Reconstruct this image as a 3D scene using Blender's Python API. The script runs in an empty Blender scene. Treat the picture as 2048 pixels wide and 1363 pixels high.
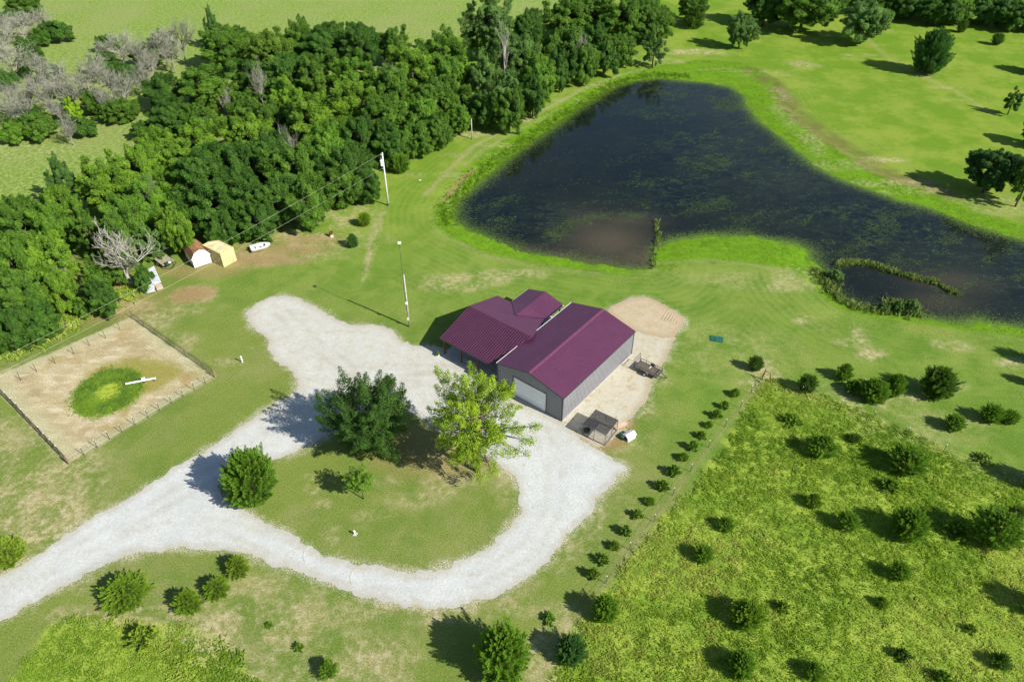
import bpy, bmesh, math, random
import numpy as np
from mathutils import Vector, Matrix
from mathutils.geometry import delaunay_2d_cdt

# ------------------------------------------------------------------ camera, sky, sun, exposure
SC = bpy.context.scene
COL = SC.collection
CAM_H = 63.0            # camera height over the lawn (m)
PITCH = 0.6856          # camera pitch below the horizon (rad)
FPX = 1465.0            # focal length for a 2048 px wide frame
SUN_AZ = math.radians(-33.0)    # direction TO the sun, from +X counter-clockwise
SUN_EL = math.radians(37.0)

cam_data = bpy.data.cameras.new("camera")
cam_data.sensor_width = 36.0
cam_data.sensor_fit = 'HORIZONTAL'
cam_data.lens = 36.0 * FPX / 2048.0
cam_data.clip_start = 0.5
cam_data.clip_end = 6000.0
cam = bpy.data.objects.new("camera", cam_data)
COL.objects.link(cam)
cam.location = (0, 0, CAM_H)
cam.rotation_euler = (math.pi / 2 - PITCH, 0, 0)
SC.camera = cam

world = bpy.data.worlds.new("World")
SC.world = world
world.use_nodes = True
wn = world.node_tree
wbg = wn.nodes["Background"]
sky = wn.nodes.new("ShaderNodeTexSky")
sky.sky_type = 'NISHITA'
sky.sun_disc = False
sky.sun_elevation = SUN_EL
sky.sun_rotation = math.pi / 2 - SUN_AZ
sky.altitude = 300
sky.air_density = 1.0
sky.dust_density = 0.6
wn.links.new(sky.outputs[0], wbg.inputs[0])
wbg.inputs[1].default_value = 0.075

sun_data = bpy.data.lights.new("sun", 'SUN')
sun_data.energy = 4.6
sun_data.angle = math.radians(0.5)
sun_data.color = (1.0, 0.95, 0.86)
sun = bpy.data.objects.new("sun", sun_data)
COL.objects.link(sun)
sd = Vector((math.cos(SUN_EL) * math.cos(SUN_AZ), math.cos(SUN_EL) * math.sin(SUN_AZ), math.sin(SUN_EL)))
sun.rotation_euler = sd.to_track_quat('Z', 'Y').to_euler()
sun.location = sd * 200

SC.view_settings.view_transform = 'Standard'
SC.view_settings.look = 'None'
SC.view_settings.exposure = 0.72
SC.view_settings.gamma = 1.0
SC.cycles.max_bounces = 5
SC.cycles.diffuse_bounces = 2
SC.cycles.glossy_bounces = 2
SC.cycles.transmission_bounces = 3
SC.cycles.transparent_max_bounces = 6

# ------------------------------------------------------------------ helpers
cP, sP = math.cos(PITCH), math.sin(PITCH)
def G(x, y, z=0.0):
    """photo position -> place on the horizontal plane at height z (metres)"""
    v = (681.5 - y) / FPX
    d = np.array([(x - 1024.0) / FPX, cP + sP * v, -sP + cP * v])
    t = (z - CAM_H) / d[2]
    return np.array([0, 0, CAM_H]) + d * t
def HT(b, t):
    """height of an upright thing with base at b and tip at t"""
    B = G(*b)
    v = (681.5 - t[1]) / FPX
    return float(CAM_H + (-sP + cP * v) * B[1] / (cP + sP * v))
def MPP(x, y, z=0.0):
    """metres per photo pixel at a place"""
    P = G(x, y, z)
    return float((P[1] * cP + (CAM_H - z) * sP) / FPX)
def GP(pts): return np.array([G(*p)[:2] for p in pts])

R = random.Random(7)
NR = np.random.default_rng(7)

def hash2(ix, iy, s):
    h = (ix.astype(np.int64) * 374761393 + iy.astype(np.int64) * 668265263 + s * 982451653) & 0xffffffff
    h = ((h ^ (h >> 13)) * 1274126177) & 0xffffffff
    return ((h ^ (h >> 16)) & 0xffff) / 65535.0
def vnoise(x, y, s=0):
    x = np.asarray(x, float); y = np.asarray(y, float)
    ix, iy = np.floor(x), np.floor(y); fx, fy = x - ix, y - iy
    fx = fx * fx * (3 - 2 * fx); fy = fy * fy * (3 - 2 * fy)
    a = hash2(ix, iy, s); b = hash2(ix + 1, iy, s); c = hash2(ix, iy + 1, s); d = hash2(ix + 1, iy + 1, s)
    return (a * (1 - fx) + b * fx) * (1 - fy) + (c * (1 - fx) + d * fx) * fy
def fbm(x, y, s=0, o=4):
    r = 0; a = .5; t = 0
    for i in range(o):
        r = r + a * vnoise(x * 2 ** i, y * 2 ** i, s + i * 17); t += a; a *= .55
    return r / t

def sdist(P, poly):
    """signed distance to a polygon, positive inside"""
    d = np.full(len(P), 1e18); ins = np.zeros(len(P), bool)
    n = len(poly); X, Y = P[:, 0], P[:, 1]
    for i in range(n):
        a = poly[i]; b = poly[(i + 1) % n]; e = b - a; w = P - a
        t = np.clip((w @ e) / (e @ e + 1e-12), 0, 1)
        q = w - t[:, None] * e
        d = np.minimum(d, (q * q).sum(1))
        c = ((a[1] > Y) != (b[1] > Y)) & (X < (b[0] - a[0]) * (Y - a[1]) / (b[1] - a[1] + 1e-15) + a[0])
        ins ^= c
    d = np.sqrt(d)
    return np.where(ins, d, -d)

def np_mesh(name, V, F, attrs=None, smooth=False):
    V = np.ascontiguousarray(V, np.float32); F = np.ascontiguousarray(F, np.int32)
    m = bpy.data.meshes.new(name); k = F.shape[1]
    m.vertices.add(len(V)); m.vertices.foreach_set('co', V.ravel())
    m.loops.add(F.size); m.loops.foreach_set('vertex_index', F.ravel())
    m.polygons.add(len(F)); m.polygons.foreach_set('loop_start', np.arange(0, F.size, k, dtype=np.int32))
    m.polygons.foreach_set('use_smooth', np.full(len(F), bool(smooth)))
    if attrs:
        for an, av in attrs.items():
            a = m.attributes.new(an, 'FLOAT', 'POINT'); a.data.foreach_set('value', np.asarray(av, np.float32))
    m.update(calc_edges=True)
    return m

def link(name, mesh, mat=None, parent=None):
    o = bpy.data.objects.new(name, mesh); COL.objects.link(o)
    if mat is not None and mesh is not None:
        if isinstance(mat, (list, tuple)):
            for mm in mat: mesh.materials.append(mm)
        else: mesh.materials.append(mat)
    if parent is not None: o.parent = parent
    return o
def tag(o, label=None, cat=None, group=None, kind=None):
    if label: o['label'] = label
    if cat: o['category'] = cat
    if group: o['group'] = group
    if kind: o['kind'] = kind
    return o
def thing(name, label, cat, loc=(0, 0, 0), rz=0, group=None):
    o = bpy.data.objects.new(name, None); COL.objects.link(o)
    o.location = loc; o.rotation_euler = (0, 0, rz); o.empty_display_size = .3
    return tag(o, label, cat, group)
def children_of(o): return list(o.children)
def dup(root, loc, rz, scale=None, label=None, group=None):
    r = root.copy(); COL.objects.link(r); r.location = loc; r.rotation_euler = (0, 0, rz)
    if scale is not None: r.scale = scale
    if label: r['label'] = label
    if group: r['group'] = group
    for ch in children_of(root):
        c = ch.copy(); COL.objects.link(c); c.parent = r
        for g in children_of(ch):
            d = g.copy(); COL.objects.link(d); d.parent = c
    return r

class MB:
    def __init__(s): s.v = []; s.f = []
    def add(s, vs, fs):
        n = len(s.v); s.v += [tuple(map(float, v)) for v in vs]; s.f += [tuple(n + i for i in f) for f in fs]; return s
    def box(s, a, b, rz=0, o=(0, 0, 0)):
        vs = [(x, y, z) for z in (a[2], b[2]) for y in (a[1], b[1]) for x in (a[0], b[0])]
        if rz or any(o):
            c, q = math.cos(rz), math.sin(rz); vs = [(o[0] + x * c - y * q, o[1] + x * q + y * c, o[2] + z) for x, y, z in vs]
        return s.add(vs, [(0, 2, 3, 1), (4, 5, 7, 6), (0, 1, 5, 4), (2, 6, 7, 3), (0, 4, 6, 2), (1, 3, 7, 5)])
    def tube(s, pts, rad, n=6, cap=True):
        pts = [Vector(p) for p in pts]
        if not hasattr(rad, '__len__'): rad = [rad] * len(pts)
        base = len(s.v); prev = None
        for i, p in enumerate(pts):
            d = (pts[min(i + 1, len(pts) - 1)] - pts[max(i - 1, 0)]).normalized()
            if prev is None:
                a = d.orthogonal().normalized()
            else:
                a = (prev - d * prev.dot(d)).normalized()
            prev = a; b = d.cross(a)
            for k in range(n):
                t = 2 * math.pi * k / n
                s.v.append(tuple(p + (a * math.cos(t) + b * math.sin(t)) * rad[i]))
        for i in range(len(pts) - 1):
            for k in range(n):
                k2 = (k + 1) % n
                s.f.append((base + i * n + k, base + i * n + k2, base + (i + 1) * n + k2, base + (i + 1) * n + k))
        if cap:
            s.f.append(tuple(base + k for k in reversed(range(n))))
            s.f.append(tuple(base + (len(pts) - 1) * n + k for k in range(n)))
        return s
    def bar(s, a, b, w, h=None):
        """square bar between two points"""
        h = h or w; a = Vector(a); b = Vector(b); d = (b - a).normalized()
        up = Vector((0, 0, 1)) if abs(d.z) < .95 else Vector((1, 0, 0))
        x = d.cross(up).normalized() * w / 2; y = x.normalized().cross(d) * h / 2
        vs = [p + x * i + y * j for p in (a, b) for i, j in ((-1, -1), (1, -1), (1, 1), (-1, 1))]
        return s.add(vs, [(3, 2, 1, 0), (4, 5, 6, 7), (0, 1, 5, 4), (1, 2, 6, 5), (2, 3, 7, 6), (3, 0, 4, 7)])
    def prism(s, poly, z0, z1):
        n = len(poly); vs = [(x, y, z0) for x, y in poly] + [(x, y, z1) for x, y in poly]
        return s.add(vs, [tuple(reversed(range(n))), tuple(range(n, 2 * n))] + [(i, (i + 1) % n, n + (i + 1) % n, n + i) for i in range(n)])
    def extr(s, prof, ax, a, b):
        """profile (p,q) extruded along axis ax from a to b; ax='x' -> (t,p,q); 'y' -> (p,t,q)"""
        n = len(prof)
        mk = (lambda t, p, q: (t, p, q)) if ax == 'x' else (lambda t, p, q: (p, t, q))
        vs = [mk(a, *p) for p in prof] + [mk(b, *p) for p in prof]
        return s.add(vs, [tuple(reversed(range(n))), tuple(range(n, 2 * n))] + [(i, (i + 1) % n, n + (i + 1) % n, n + i) for i in range(n)])
    def build(s, name, mat, parent=None, smooth=False, bevel=0):
        m = bpy.data.meshes.new(name); m.from_pydata(s.v, [], s.f); m.validate(); 
        bm = bmesh.new(); bm.from_mesh(m); bmesh.ops.recalc_face_normals(bm, faces=bm.faces)
        if bevel: bmesh.ops.bevel(bm, geom=[e for e in bm.edges if len(e.link_faces) == 2 and e.calc_face_angle(0) > .5], offset=bevel, segments=2, affect='EDGES', clamp_overlap=True)
        bm.to_mesh(m); bm.free()
        for p in m.polygons: p.use_smooth = smooth
        return link(name, m, mat, parent)

# ------------------------------------------------------------------ node helpers and materials
class NT:
    def __init__(s, name):
        s.m = bpy.data.materials.new(name); s.m.use_nodes = True; s.t = s.m.node_tree; s.n = s.t.nodes
        s.p = s.n["Principled BSDF"]; s.out = s.n["Material Output"]
        s.p.inputs['Specular IOR Level'].default_value = .3
    def new(s, typ, **k):
        n = s.n.new(typ)
        for a, b in k.items(): setattr(n, a, b)
        return n
    def ln(s, a, b): s.t.links.new(a, b)
    def setin(s, sock, v):
        if hasattr(v, 'is_output') or isinstance(v, bpy.types.NodeSocket): s.ln(v, sock)
        elif isinstance(v, (tuple, list)): sock.default_value = tuple(v) + ((1,) if len(v) == 3 and sock.type == 'RGBA' else ())
        else: sock.default_value = v
    def coord(s): 
        if not hasattr(s, '_c'): s._c = s.new('ShaderNodeTexCoord').outputs['Object']
        return s._c
    def geo(s):
        if not hasattr(s, '_g'): s._g = s.new('ShaderNodeNewGeometry').outputs['Position']
        return s._g
    def mapping(s, scale, rot=(0, 0, 0), vec=None, loc=(0, 0, 0)):
        n = s.new('ShaderNodeMapping'); s.ln(vec or s.coord(), n.inputs[0]); n.inputs['Scale'].default_value = scale; n.inputs['Rotation'].default_value = rot; n.inputs['Location'].default_value = loc
        return n.outputs[0]
    def noise(s, scale, detail=4, rough=.6, vec=None, dist=0):
        n = s.new('ShaderNodeTexNoise'); n.inputs['Scale'].default_value = scale; n.inputs['Detail'].default_value = detail
        n.inputs['Roughness'].default_value = rough; n.inputs['Distortion'].default_value = dist; s.ln(vec or s.coord(), n.inputs['Vector'])
        return n.outputs[0]
    def math(s, op, a, b=None, c=None, clamp=False):
        n = s.new('ShaderNodeMath', operation=op, use_clamp=clamp); s.setin(n.inputs[0], a)
        if b is not None: s.setin(n.inputs[1], b)
        if c is not None: s.setin(n.inputs[2], c)
        return n.outputs[0]
    def ss(s, v, a, b, lo=0., hi=1.):
        n = s.new('ShaderNodeMapRange', interpolation_type='SMOOTHSTEP'); s.setin(n.inputs[0], v)
        n.inputs[1].default_value = a; n.inputs[2].default_value = b; n.inputs[3].default_value = lo; n.inputs[4].default_value = hi
        return n.outputs[0]
    def mix(s, f, a, b, blend='MIX'):
        n = s.new('ShaderNodeMix', data_type='RGBA', blend_type=blend); s.setin(n.inputs[0], f); s.setin(n.inputs[6], a); s.setin(n.inputs[7], b)
        return n.outputs[2]
    def ramp(s, f, stops):
        n = s.new('ShaderNodeValToRGB'); s.setin(n.inputs[0], f); e = n.color_ramp.elements
        while len(e) < len(stops): e.new(.5)
        for i, (p, c) in enumerate(stops): e[i].position = p; e[i].color = tuple(c) + (1,)
        return n.outputs[0]
    def attr(s, name, out='Fac'):
        n = s.new('ShaderNodeAttribute', attribute_name=name); return n.outputs[out]
    def bump(s, h, strength=.5, dist=.1):
        n = s.new('ShaderNodeBump'); n.inputs['Strength'].default_value = strength; n.inputs['Distance'].default_value = dist
        s.ln(h, n.inputs['Height']); s.ln(n.outputs[0], s.p.inputs['Normal']); return n
    def fin(s, col=None, rough=.8, metal=0, spec=None):
        if col is not None: s.setin(s.p.inputs['Base Color'], col)
        s.setin(s.p.inputs['Roughness'], rough); s.p.inputs['Metallic'].default_value = metal
        if spec is not None: s.p.inputs['Specular IOR Level'].default_value = spec
        return s.m

def mat_simple(name, col, rough=.6, metal=0, var=.12, scale=3, spec=.3, dirt=None, bump=0):
    t = NT(name)
    n = t.noise(scale, 5, .65)
    c = t.mix(t.ss(n, .3, .7), tuple(x * (1 - var) for x in col), tuple(min(1, x * (1 + var)) for x in col))
    if dirt:
        n2 = t.noise(scale * .6, 6, .7); c = t.mix(t.ss(n2, .5, .75, 0, .8), c, dirt)
    if bump: t.bump(t.noise(scale * 6, 4), bump, .03)
    return t.fin(c, rough, metal, spec)
# ------------------------------------------------------------------ outlines of the place (photo positions laid on the ground)
P_DRIVE = [(492,632),(500,618),(512,609),(530,600),(548,592),(565,590),(585,594),(600,598),(622,610),(642,622),(662,633),(682,642),(700,648),(722,650),(745,649),(768,650),(780,658),(790,668),(800,682),(815,688),(832,692),
 (860,693),(905,705),(960,740),(1010,790),(1060,812),(1123,845),(1142,862),(1165,880),(1190,893),(1215,912),(1235,925),(1250,933),(1247,944),(1232,958),(1215,975),(1203,990),(1192,1008),(1182,1028),(1160,1048),(1135,1070),(1118,1096),(1090,1126),(1060,1148),(1030,1168),(1005,1185),(960,1200),(900,1212),(840,1214),(780,1207),(720,1192),(660,1170),(620,1155),(580,1140),(540,1122),(500,1110),(470,1103),(430,1098),(390,1096),(340,1097),(290,1105),(240,1118),(200,1135),(160,1155),(110,1180),(60,1208),(0,1240),(-60,1277),(-200,1370),(-400,1500),
 (-400,1300),(-200,1235),(-60,1180),(0,1150),(30,1135),(60,1118),(95,1095),(130,1070),(165,1050),(200,1030),(250,1003),(300,968),(330,948),(360,930),(400,905),(440,880),(470,860),(500,840),(540,812),(570,796),(590,782),(595,770),(594,758),(588,745),(578,735),(560,725),(548,712),(538,698),(536,684),(530,675),(515,664),(500,648)]
P_ISLE = [(438,988),(434,975),(445,958),(470,940),(500,928),(530,920),(560,913),(585,903),(610,893),(635,882),(660,870),(690,853),(720,840),(750,829),(780,822),(805,820),(830,828),(860,848),(900,880),(930,893),(960,905),(985,918),(1005,932),(1020,948),(1032,965),(1040,985),(1042,1002),(1037,1020),(1028,1038),(1010,1060),(992,1078),(970,1095),(945,1110),(920,1122),(890,1132),(860,1138),(830,1140),(800,1139),(770,1137),(740,1133),(710,1127),(680,1120),(650,1108),(620,1095),(597,1081),(575,1068),(552,1056),(530,1045),(505,1031),(480,1015),(455,1000)]
P_PAD = [(1100,850),(1000,760),(1150,640),(1268,655),(1300,664),(1346,668),(1345,690),(1337,706),(1326,722),(1318,738),(1306,752),(1302,770),(1296,790),(1287,808),(1277,822),(1262,838),(1250,850),(1236,862),(1215,888),(1198,893),(1168,878),(1140,862),(1124,850)]
P_SAND = [(1216,622),(1226,612),(1240,604),(1256,597),(1275,595),(1292,594),(1308,600),(1322,606),(1338,615),(1352,623),(1362,632),(1369,642),(1362,652),(1356,664),(1345,672),(1325,674),(1300,670),(1268,660),(1240,640)]
P_POND = [(905,440),(902,420),(915,395),(945,370),(975,345),(1010,315),(1045,290),(1080,265),(1110,245),(1150,215),(1190,190),(1230,168),(1270,157),(1320,153),(1370,158),(1420,162),(1465,172),(1492,188),(1500,212),(1522,238),(1560,266),(1600,300),(1640,332),(1690,357),(1750,378),(1800,396),(1850,408),(1900,426),(1950,446),(2000,462),(2048,474),(2200,505),(2300,700),(2150,690),(2048,655),(2000,648),(1960,640),(1930,647),(1900,645),(1860,637),(1800,630),(1750,622),(1710,615),(1685,600),(1660,580),(1645,560),(1635,535),(1618,515),(1612,498),(1590,486),(1500,472),(1420,470),(1350,478),(1315,495),(1305,520),(1300,537),(1250,535),(1200,528),(1150,520),(1100,512),(1050,505),(1000,487),(960,470),(930,457)]
P_LUSH = [(868,432),(878,400),(915,352),(965,312),(1030,262),(1100,222),(1180,168),(1250,140),(1330,128),(1420,118),(1500,128),(1550,155),(1572,185),(1592,222),(1640,270),(1700,312),(1760,347),(1830,372),(1900,398),(1960,425),(2048,448),(2150,468),(2400,720),(2150,700),(2048,672),(1900,657),(1800,640),(1690,622),(1640,590),(1600,552),(1560,537),(1480,527),(1400,524),(1330,535),(1250,547),(1150,537),(1050,522),(960,502),(900,478),(870,452)]
P_TALL = [(1530,755),(1560,762),(1600,775),(1640,788),(1700,808),(1760,838),(1830,872),(1900,905),(1970,935),(2048,968),(2250,1060),(2600,1700),(1080,1700),(1092,1400),(1105,1330),(1130,1270),(1170,1225),(1215,1172),(1290,1082),(1370,992),(1440,905),(1490,825),(1515,775)]
P_TALL2 = [(62,1310),(20,1363),(-60,1480),(-80,1600),(640,1600),(515,1363),(480,1315),(440,1280),(400,1262),(360,1250),(330,1243),(290,1245),(250,1243),(215,1240),(180,1236),(140,1234),(110,1242),(85,1268)]
P_YARD = [(262,634),(432,752),(140,926),(-25,760)]
P_MEAD = [(-1200,900),(-300,640),(0,560),(120,430),(240,400),(450,300),(700,200),(880,90),(1000,40),(1150,20),(1300,-10),(1400,-60),(1500,-160),(0,-250),(-2200,-250),(-2600,300)]
G_DRIVE, G_ISLE, G_PAD, G_SAND, G_POND, G_LUSH, G_TALL, G_TALL2, G_YARD, G_MEAD = map(GP, (P_DRIVE, P_ISLE, P_PAD, P_SAND, P_POND, P_LUSH, P_TALL, P_TALL2, P_YARD, P_MEAD))

# worn, sandy or straw coloured spots: (x, y, radius x m, radius y m, strength)
SPOTS = [(1225,940,2,1,.3),(930,560,6,1.6,.75),(905,572,4,1.4,.8),(1020,548,5,1.2,.6),(745,490,.5,6,.7),(760,440,.6,4,.7),(735,530,.4,4,.6),(600,480,11,2.6,.85),(540,510,9,2,.7),(480,520,6,1.8,.8),(690,430,5,3,.7),(640,450,5,2.4,.7),
 (385,590,3,2,1.0),(355,620,3,1,.7),(345,680,3,1.4,.6),(300,640,3.6,2,.75),(340,700,3,1,.6),(440,725,2.6,.8,.6),(270,615,4,1.6,.8),(515,690,1.2,.8,.5),(220,690,2.5,1.4,.4),(180,700,4,1.5,.4),(20,745,5,2,.4),
 (60,960,7,5,.75),(30,1050,7,5,.9),(90,1030,4,2,.8),(10,1180,3,2,.7),(160,970,3,1.6,.7),(20,880,6,4,.6),(120,1170,2.4,.8,.6),
 (410,1200,2.6,1.4,.5),(460,1260,5,2.5,.85),(540,1230,4,2,.7),(520,1180,3,1.5,.6),(250,1230,7,.9,.8),(600,1300,5,3,.55),(730,1340,4,3,.7),(640,1220,6,2,.5),(560,1330,4,2,.6),(850,1225,8,.9,.7),(1000,1210,5,.8,.6),(1085,1340,1.2,3,.9),(1140,1245,1.4,1.6,.7),
 (635,955,1.6,.5,.8),(628,975,.8,.7,.7),(645,1010,.8,.7,.6),(660,1070,.9,1,.6),(870,985,2,.6,.7),(900,960,3,1,.6),(1000,935,3,1.4,.6),(855,920,3,1.3,.7),(760,960,2,.6,.4),(890,925,1.6,.9,.7),(740,1030,2,.5,.4),(830,1000,3,1,.35),(1010,975,1,2,.5),
 (1180,870,3,1.2,.9),(1200,895,3,.8,.9),(1230,850,2,2,.9),(1275,815,2,2,.6),(1310,760,2,1,.5),(1270,880,1.6,1,.5),(1150,1090,1.6,1.6,.7),(1190,1050,1.2,2,.6),(1120,1120,1,1.5,.5),(1250,1040,1.2,4,.3),
 (1395,105,7,2.4,.95),(1605,130,4,2.6,.6),(1545,145,3,.8,.5),(1850,152,2.4,1,.9),(1765,320,4,1,.8),(1740,317,2.5,.8,.6),(1900,175,5,.8,.4),(1940,200,6,.8,.35),(1965,400,5,2,.5),(2000,410,5,3,.5),(1735,60,6,1,.5),(1720,110,4,1,.5),
 (1740,708,1.8,1.1,.8),(1610,640,1.5,1.1,.7),(1640,655,2,.6,.8),(1720,670,1,2,.8),(1700,685,2,1,.6),(1900,690,2.2,1.1,.6),(1920,695,1.6,.7,.6),(2040,725,2.5,1,.9),(1560,570,5,1.5,.5),(1600,550,4,2,.5),(1500,560,8,2,.3),(1535,740,2,2,.8),(1510,770,2,1,.6),
 (1790,795,3,1,.7),(1740,805,3,1.4,.6),(1880,770,3,1,.5),(1650,780,4,1,.4),(1700,800,5,1,.4),(1980,950,3,1.4,.8),(1830,850,8,3,.3),(1690,790,2,1,.5),(1450,700,8,5,.25),(1000,185,1,1,0),
 (935,265,4,2.2,.9),(1150,200,9,1,.45),(1060,240,6,.9,.6),(1000,290,5,.8,.45),(1220,170,6,1,.55),(940,310,5,1,.4),(880,350,6,1,.35),(1290,120,8,1.4,.6),(1320,125,5,1.2,.6),(900,390,.5,4,.5),(915,375,.6,4,.5),
 (1300,525,1,2,.3),(830,300,10,1,.0),(1570,230,2,6,.5),(1620,280,2,6,.5),(1680,330,6,2,.45),(1560,190,2,5,.5),(1530,150,6,1,.4),(1500,143,5,.6,.6),(1780,365,8,1.2,.6),(1840,380,6,1.2,.5),
 (130,180,8,4,.25),(40,300,8,3,.3)]
BANK = [(1500,140),(1545,165),(1570,195),(1600,235),(1640,262),(1700,300),(1760,340),(1830,362),(1900,388)]
LINES = [([(768,425),(745,455),(740,490),(733,540)], .35, .9), ([(850,390),(900,338),(945,294),(985,273),(1030,249),(1100,213),(1180,172),(1240,150),(1300,135)], .55, .85), ([(930,330),(960,303),(1010,275),(1070,243),(1120,217)], .45, .55),
 ([(1850,155),(1900,178),(1950,205),(1985,228)], .7, .5), ([(1735,80),(1780,118),(1830,145),(1860,155)], .8, .45), ([(1524,760),(1481,816),(1417,895),(1346,990),(1259,1099),(1212,1166),(1150,1250)], .45, .35),
 ([(1078,1363),(1092,1325),(1120,1270),(1150,1230)], .45, .9), ([(1400,140),(1450,137),(1500,143)], .5, .7), ([(1545,772),(1680,815),(1813,872),(1965,935),(2100,990)], .9, .35), ([(700,1170),(850,1220),(1000,1205),(1080,1165)], .5, .6),
 ([(1310,525),(1420,520),(1500,528),(1580,545),(1620,575)], .5, .45), ([(870,460),(960,508),(1080,535),(1200,548)], .5, .35)]
MUD = [([(890,398),(905,378),(925,358),(948,338)], .55, .9), ([(1560,200),(1610,250),(1680,300),(1750,345),(1830,370)], .5, .5)]
DIRT = [(385,588,2.8,1.7,1.0),(362,598,1.2,.6,1.0),(500,520,8,1.5,.8),(560,500,7,1.5,.7),(400,540,6,2,.6),(620,480,5,1.5,.6),(700,800,.1,.1,0),(140,600,12,5,.5),(1240,845,1.5,1.5,.8),(870,900,6,3.5,.55),(1190,865,3,2,.9),(1210,880,2,1.4,.9)]

def spots_field(P, S):
    f = np.zeros(len(P))
    for x, y, rx, ry, s in S:
        if s <= 0: continue
        c = G(x, y)
        d = ((P[:, 0] - c[0]) / rx) ** 2 + ((P[:, 1] - c[1]) / ry) ** 2
        f = np.maximum(f, s * np.clip(1.25 - d * .55, 0, 1.0))
    return f
def line_dist(P, line):
    d = np.full(len(P), 1e9)
    L = GP(line)
    for a, b in zip(L[:-1], L[1:]):
        e = b - a; w = P - a; t = np.clip((w @ e) / (e @ e), 0, 1); q = w - t[:, None] * e
        d = np.minimum(d, np.hypot(q[:, 0], q[:, 1]))
    return d

WATER_Z = -0.30
def terrain_z(P, sp=None):
    sp = sdist(P, G_POND) if sp is None else sp
    n = fbm(P[:, 0] * .45, P[:, 1] * .45, 5, 4) - .5
    n2 = fbm(P[:, 0] * 1.7, P[:, 1] * 1.7, 9, 2) - .5
    s = sp + n * 2.4
    z = np.where(s > 0, -0.30 - s * .06, -0.30 * np.clip(1 + s / 5.0, 0, 1) ** 1.5)
    z = np.maximum(z, -1.3)
    near = np.clip(1 - np.abs(sp) / 6, 0, 1)
    z = z + near * n2 * .10
    return z

def lines_field(P, S):
    f = np.zeros(len(P))
    for L, w, s in S:
        d = line_dist(P, L); f = np.maximum(f, s * np.exp(-(d / w) ** 2))
    return f
# ------------------------------------------------------------------ ground sheet
def axis(lo, hi, step, far):
    a = list(np.arange(lo, hi + 1e-6, step)); s = step; x = hi; up = []
    while x < far: s *= 1.35; x += s; up.append(x)
    s = step; x = lo; dn = []
    while x > -far: s *= 1.35; x -= s; dn.append(x)
    return np.array(dn[::-1] + a + up)
gx = axis(-112, 112, .5, 3500); gy = axis(26, 205, .5, 3500)
XX, YY = np.meshgrid(gx, gy); PP = np.stack([XX.ravel(), YY.ravel()], 1)
sdp = sdist(PP, G_POND)
ZZ = terrain_z(PP, sdp)
nx, ny = len(gx), len(gy)
ii = (np.arange(ny - 1)[:, None] * nx + np.arange(nx - 1)[None, :]).ravel()
FF = np.stack([ii, ii + 1, ii + nx + 1, ii + nx], 1)
cl = lambda a: np.clip(a, -12, 12)
drv = np.minimum(sdist(PP, G_DRIVE), -sdist(PP, G_ISLE))
drv = np.maximum(drv, np.maximum(sdist(PP, G_PAD), sdist(PP, G_SAND)))
g_attr = dict(pond=cl(sdp), lush=cl(sdist(PP, G_LUSH)), tall=cl(np.maximum(sdist(PP, G_TALL), sdist(PP, G_TALL2))),
              yard=cl(sdist(PP, G_YARD)), mead=cl(sdist(PP, G_MEAD)), drive=cl(drv), spot=spots_field(PP, SPOTS), dirt=np.maximum(spots_field(PP, DIRT), lines_field(PP, MUD)), path=lines_field(PP, LINES), pfar=np.clip(sdp, -60, 12),
              bankline=np.clip(line_dist(PP, BANK), 0, 12), ring=cl(np.hypot((PP[:, 0] - G(216, 783)[0]), (PP[:, 1] - G(216, 783)[1]) * 1.0)),
              ring2=cl(np.hypot((PP[:, 0] - G(262, 752)[0]) / 1.8, (PP[:, 1] - G(262, 752)[1]))))
gm = np_mesh("ground", np.stack([PP[:, 0], PP[:, 1], ZZ], 1), FF, g_attr, smooth=True)

t = NT("grass_ground")
n_big = t.noise(.045, 5, .62)
n_mid = t.noise(.23, 5, .65, dist=.4)
n_sml = t.noise(1.3, 5, .7)
n_fin = t.noise(6.5, 4, .75)
n_vf = t.noise(17, 3, .8)
n_pat = t.noise(.11, 6, .7, vec=t.mapping((1, 1, 1), loc=(31, 17, 3)))
edge = t.math('ADD', t.math('MULTIPLY', t.math('SUBTRACT', n_sml, .5), 2.2), t.math('MULTIPLY', t.math('SUBTRACT', n_mid, .5), 3.0))
def msk(name, w=.6, off=0, amp=1.0):
    v = t.math('ADD', t.attr(name), t.math('MULTIPLY', edge, amp))
    return t.ss(v, -w + off, w + off)
# near lawn: green with tan and yellow-green patches
lawn = t.mix(t.ss(n_mid, .34, .66), (.125, .190, .034), (.185, .225, .056))
lawn = t.mix(t.ss(n_big, .42, .62, 0, .75), lawn, (.165, .215, .042))
lawn = t.mix(t.ss(n_pat, .48, .72, 0, .42), lawn, (.280, .265, .115))
# brighter mown field towards the pond and beyond (y > 75 m)
sep = t.new('ShaderNodeSeparateXYZ'); t.ln(t.coord(), sep.inputs[0])
yx = t.math('ADD', sep.outputs[1], t.math('MULTIPLY', sep.outputs[0], .35))
field = t.mix(t.ss(n_mid, .35, .65), (.105, .190, .024), (.155, .235, .038))
field = t.mix(t.ss(n_pat, .48, .68, 0, .8), field, (.205, .260, .055))
ftop = t.ss(sep.outputs[1], 88, 125)
field = t.mix(ftop, field, t.mix(t.ss(n_pat, .40, .62), (.125, .225, .018), (.205, .280, .038)))
east = t.math('MAXIMUM', t.ss(yx, 60, 88), t.ss(t.math('SUBTRACT', sep.outputs[0], t.math('MULTIPLY', t.math('SUBTRACT', n_mid, .5), 10)), 14, 24), clamp=True)
base = t.mix(east, lawn, field)
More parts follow.
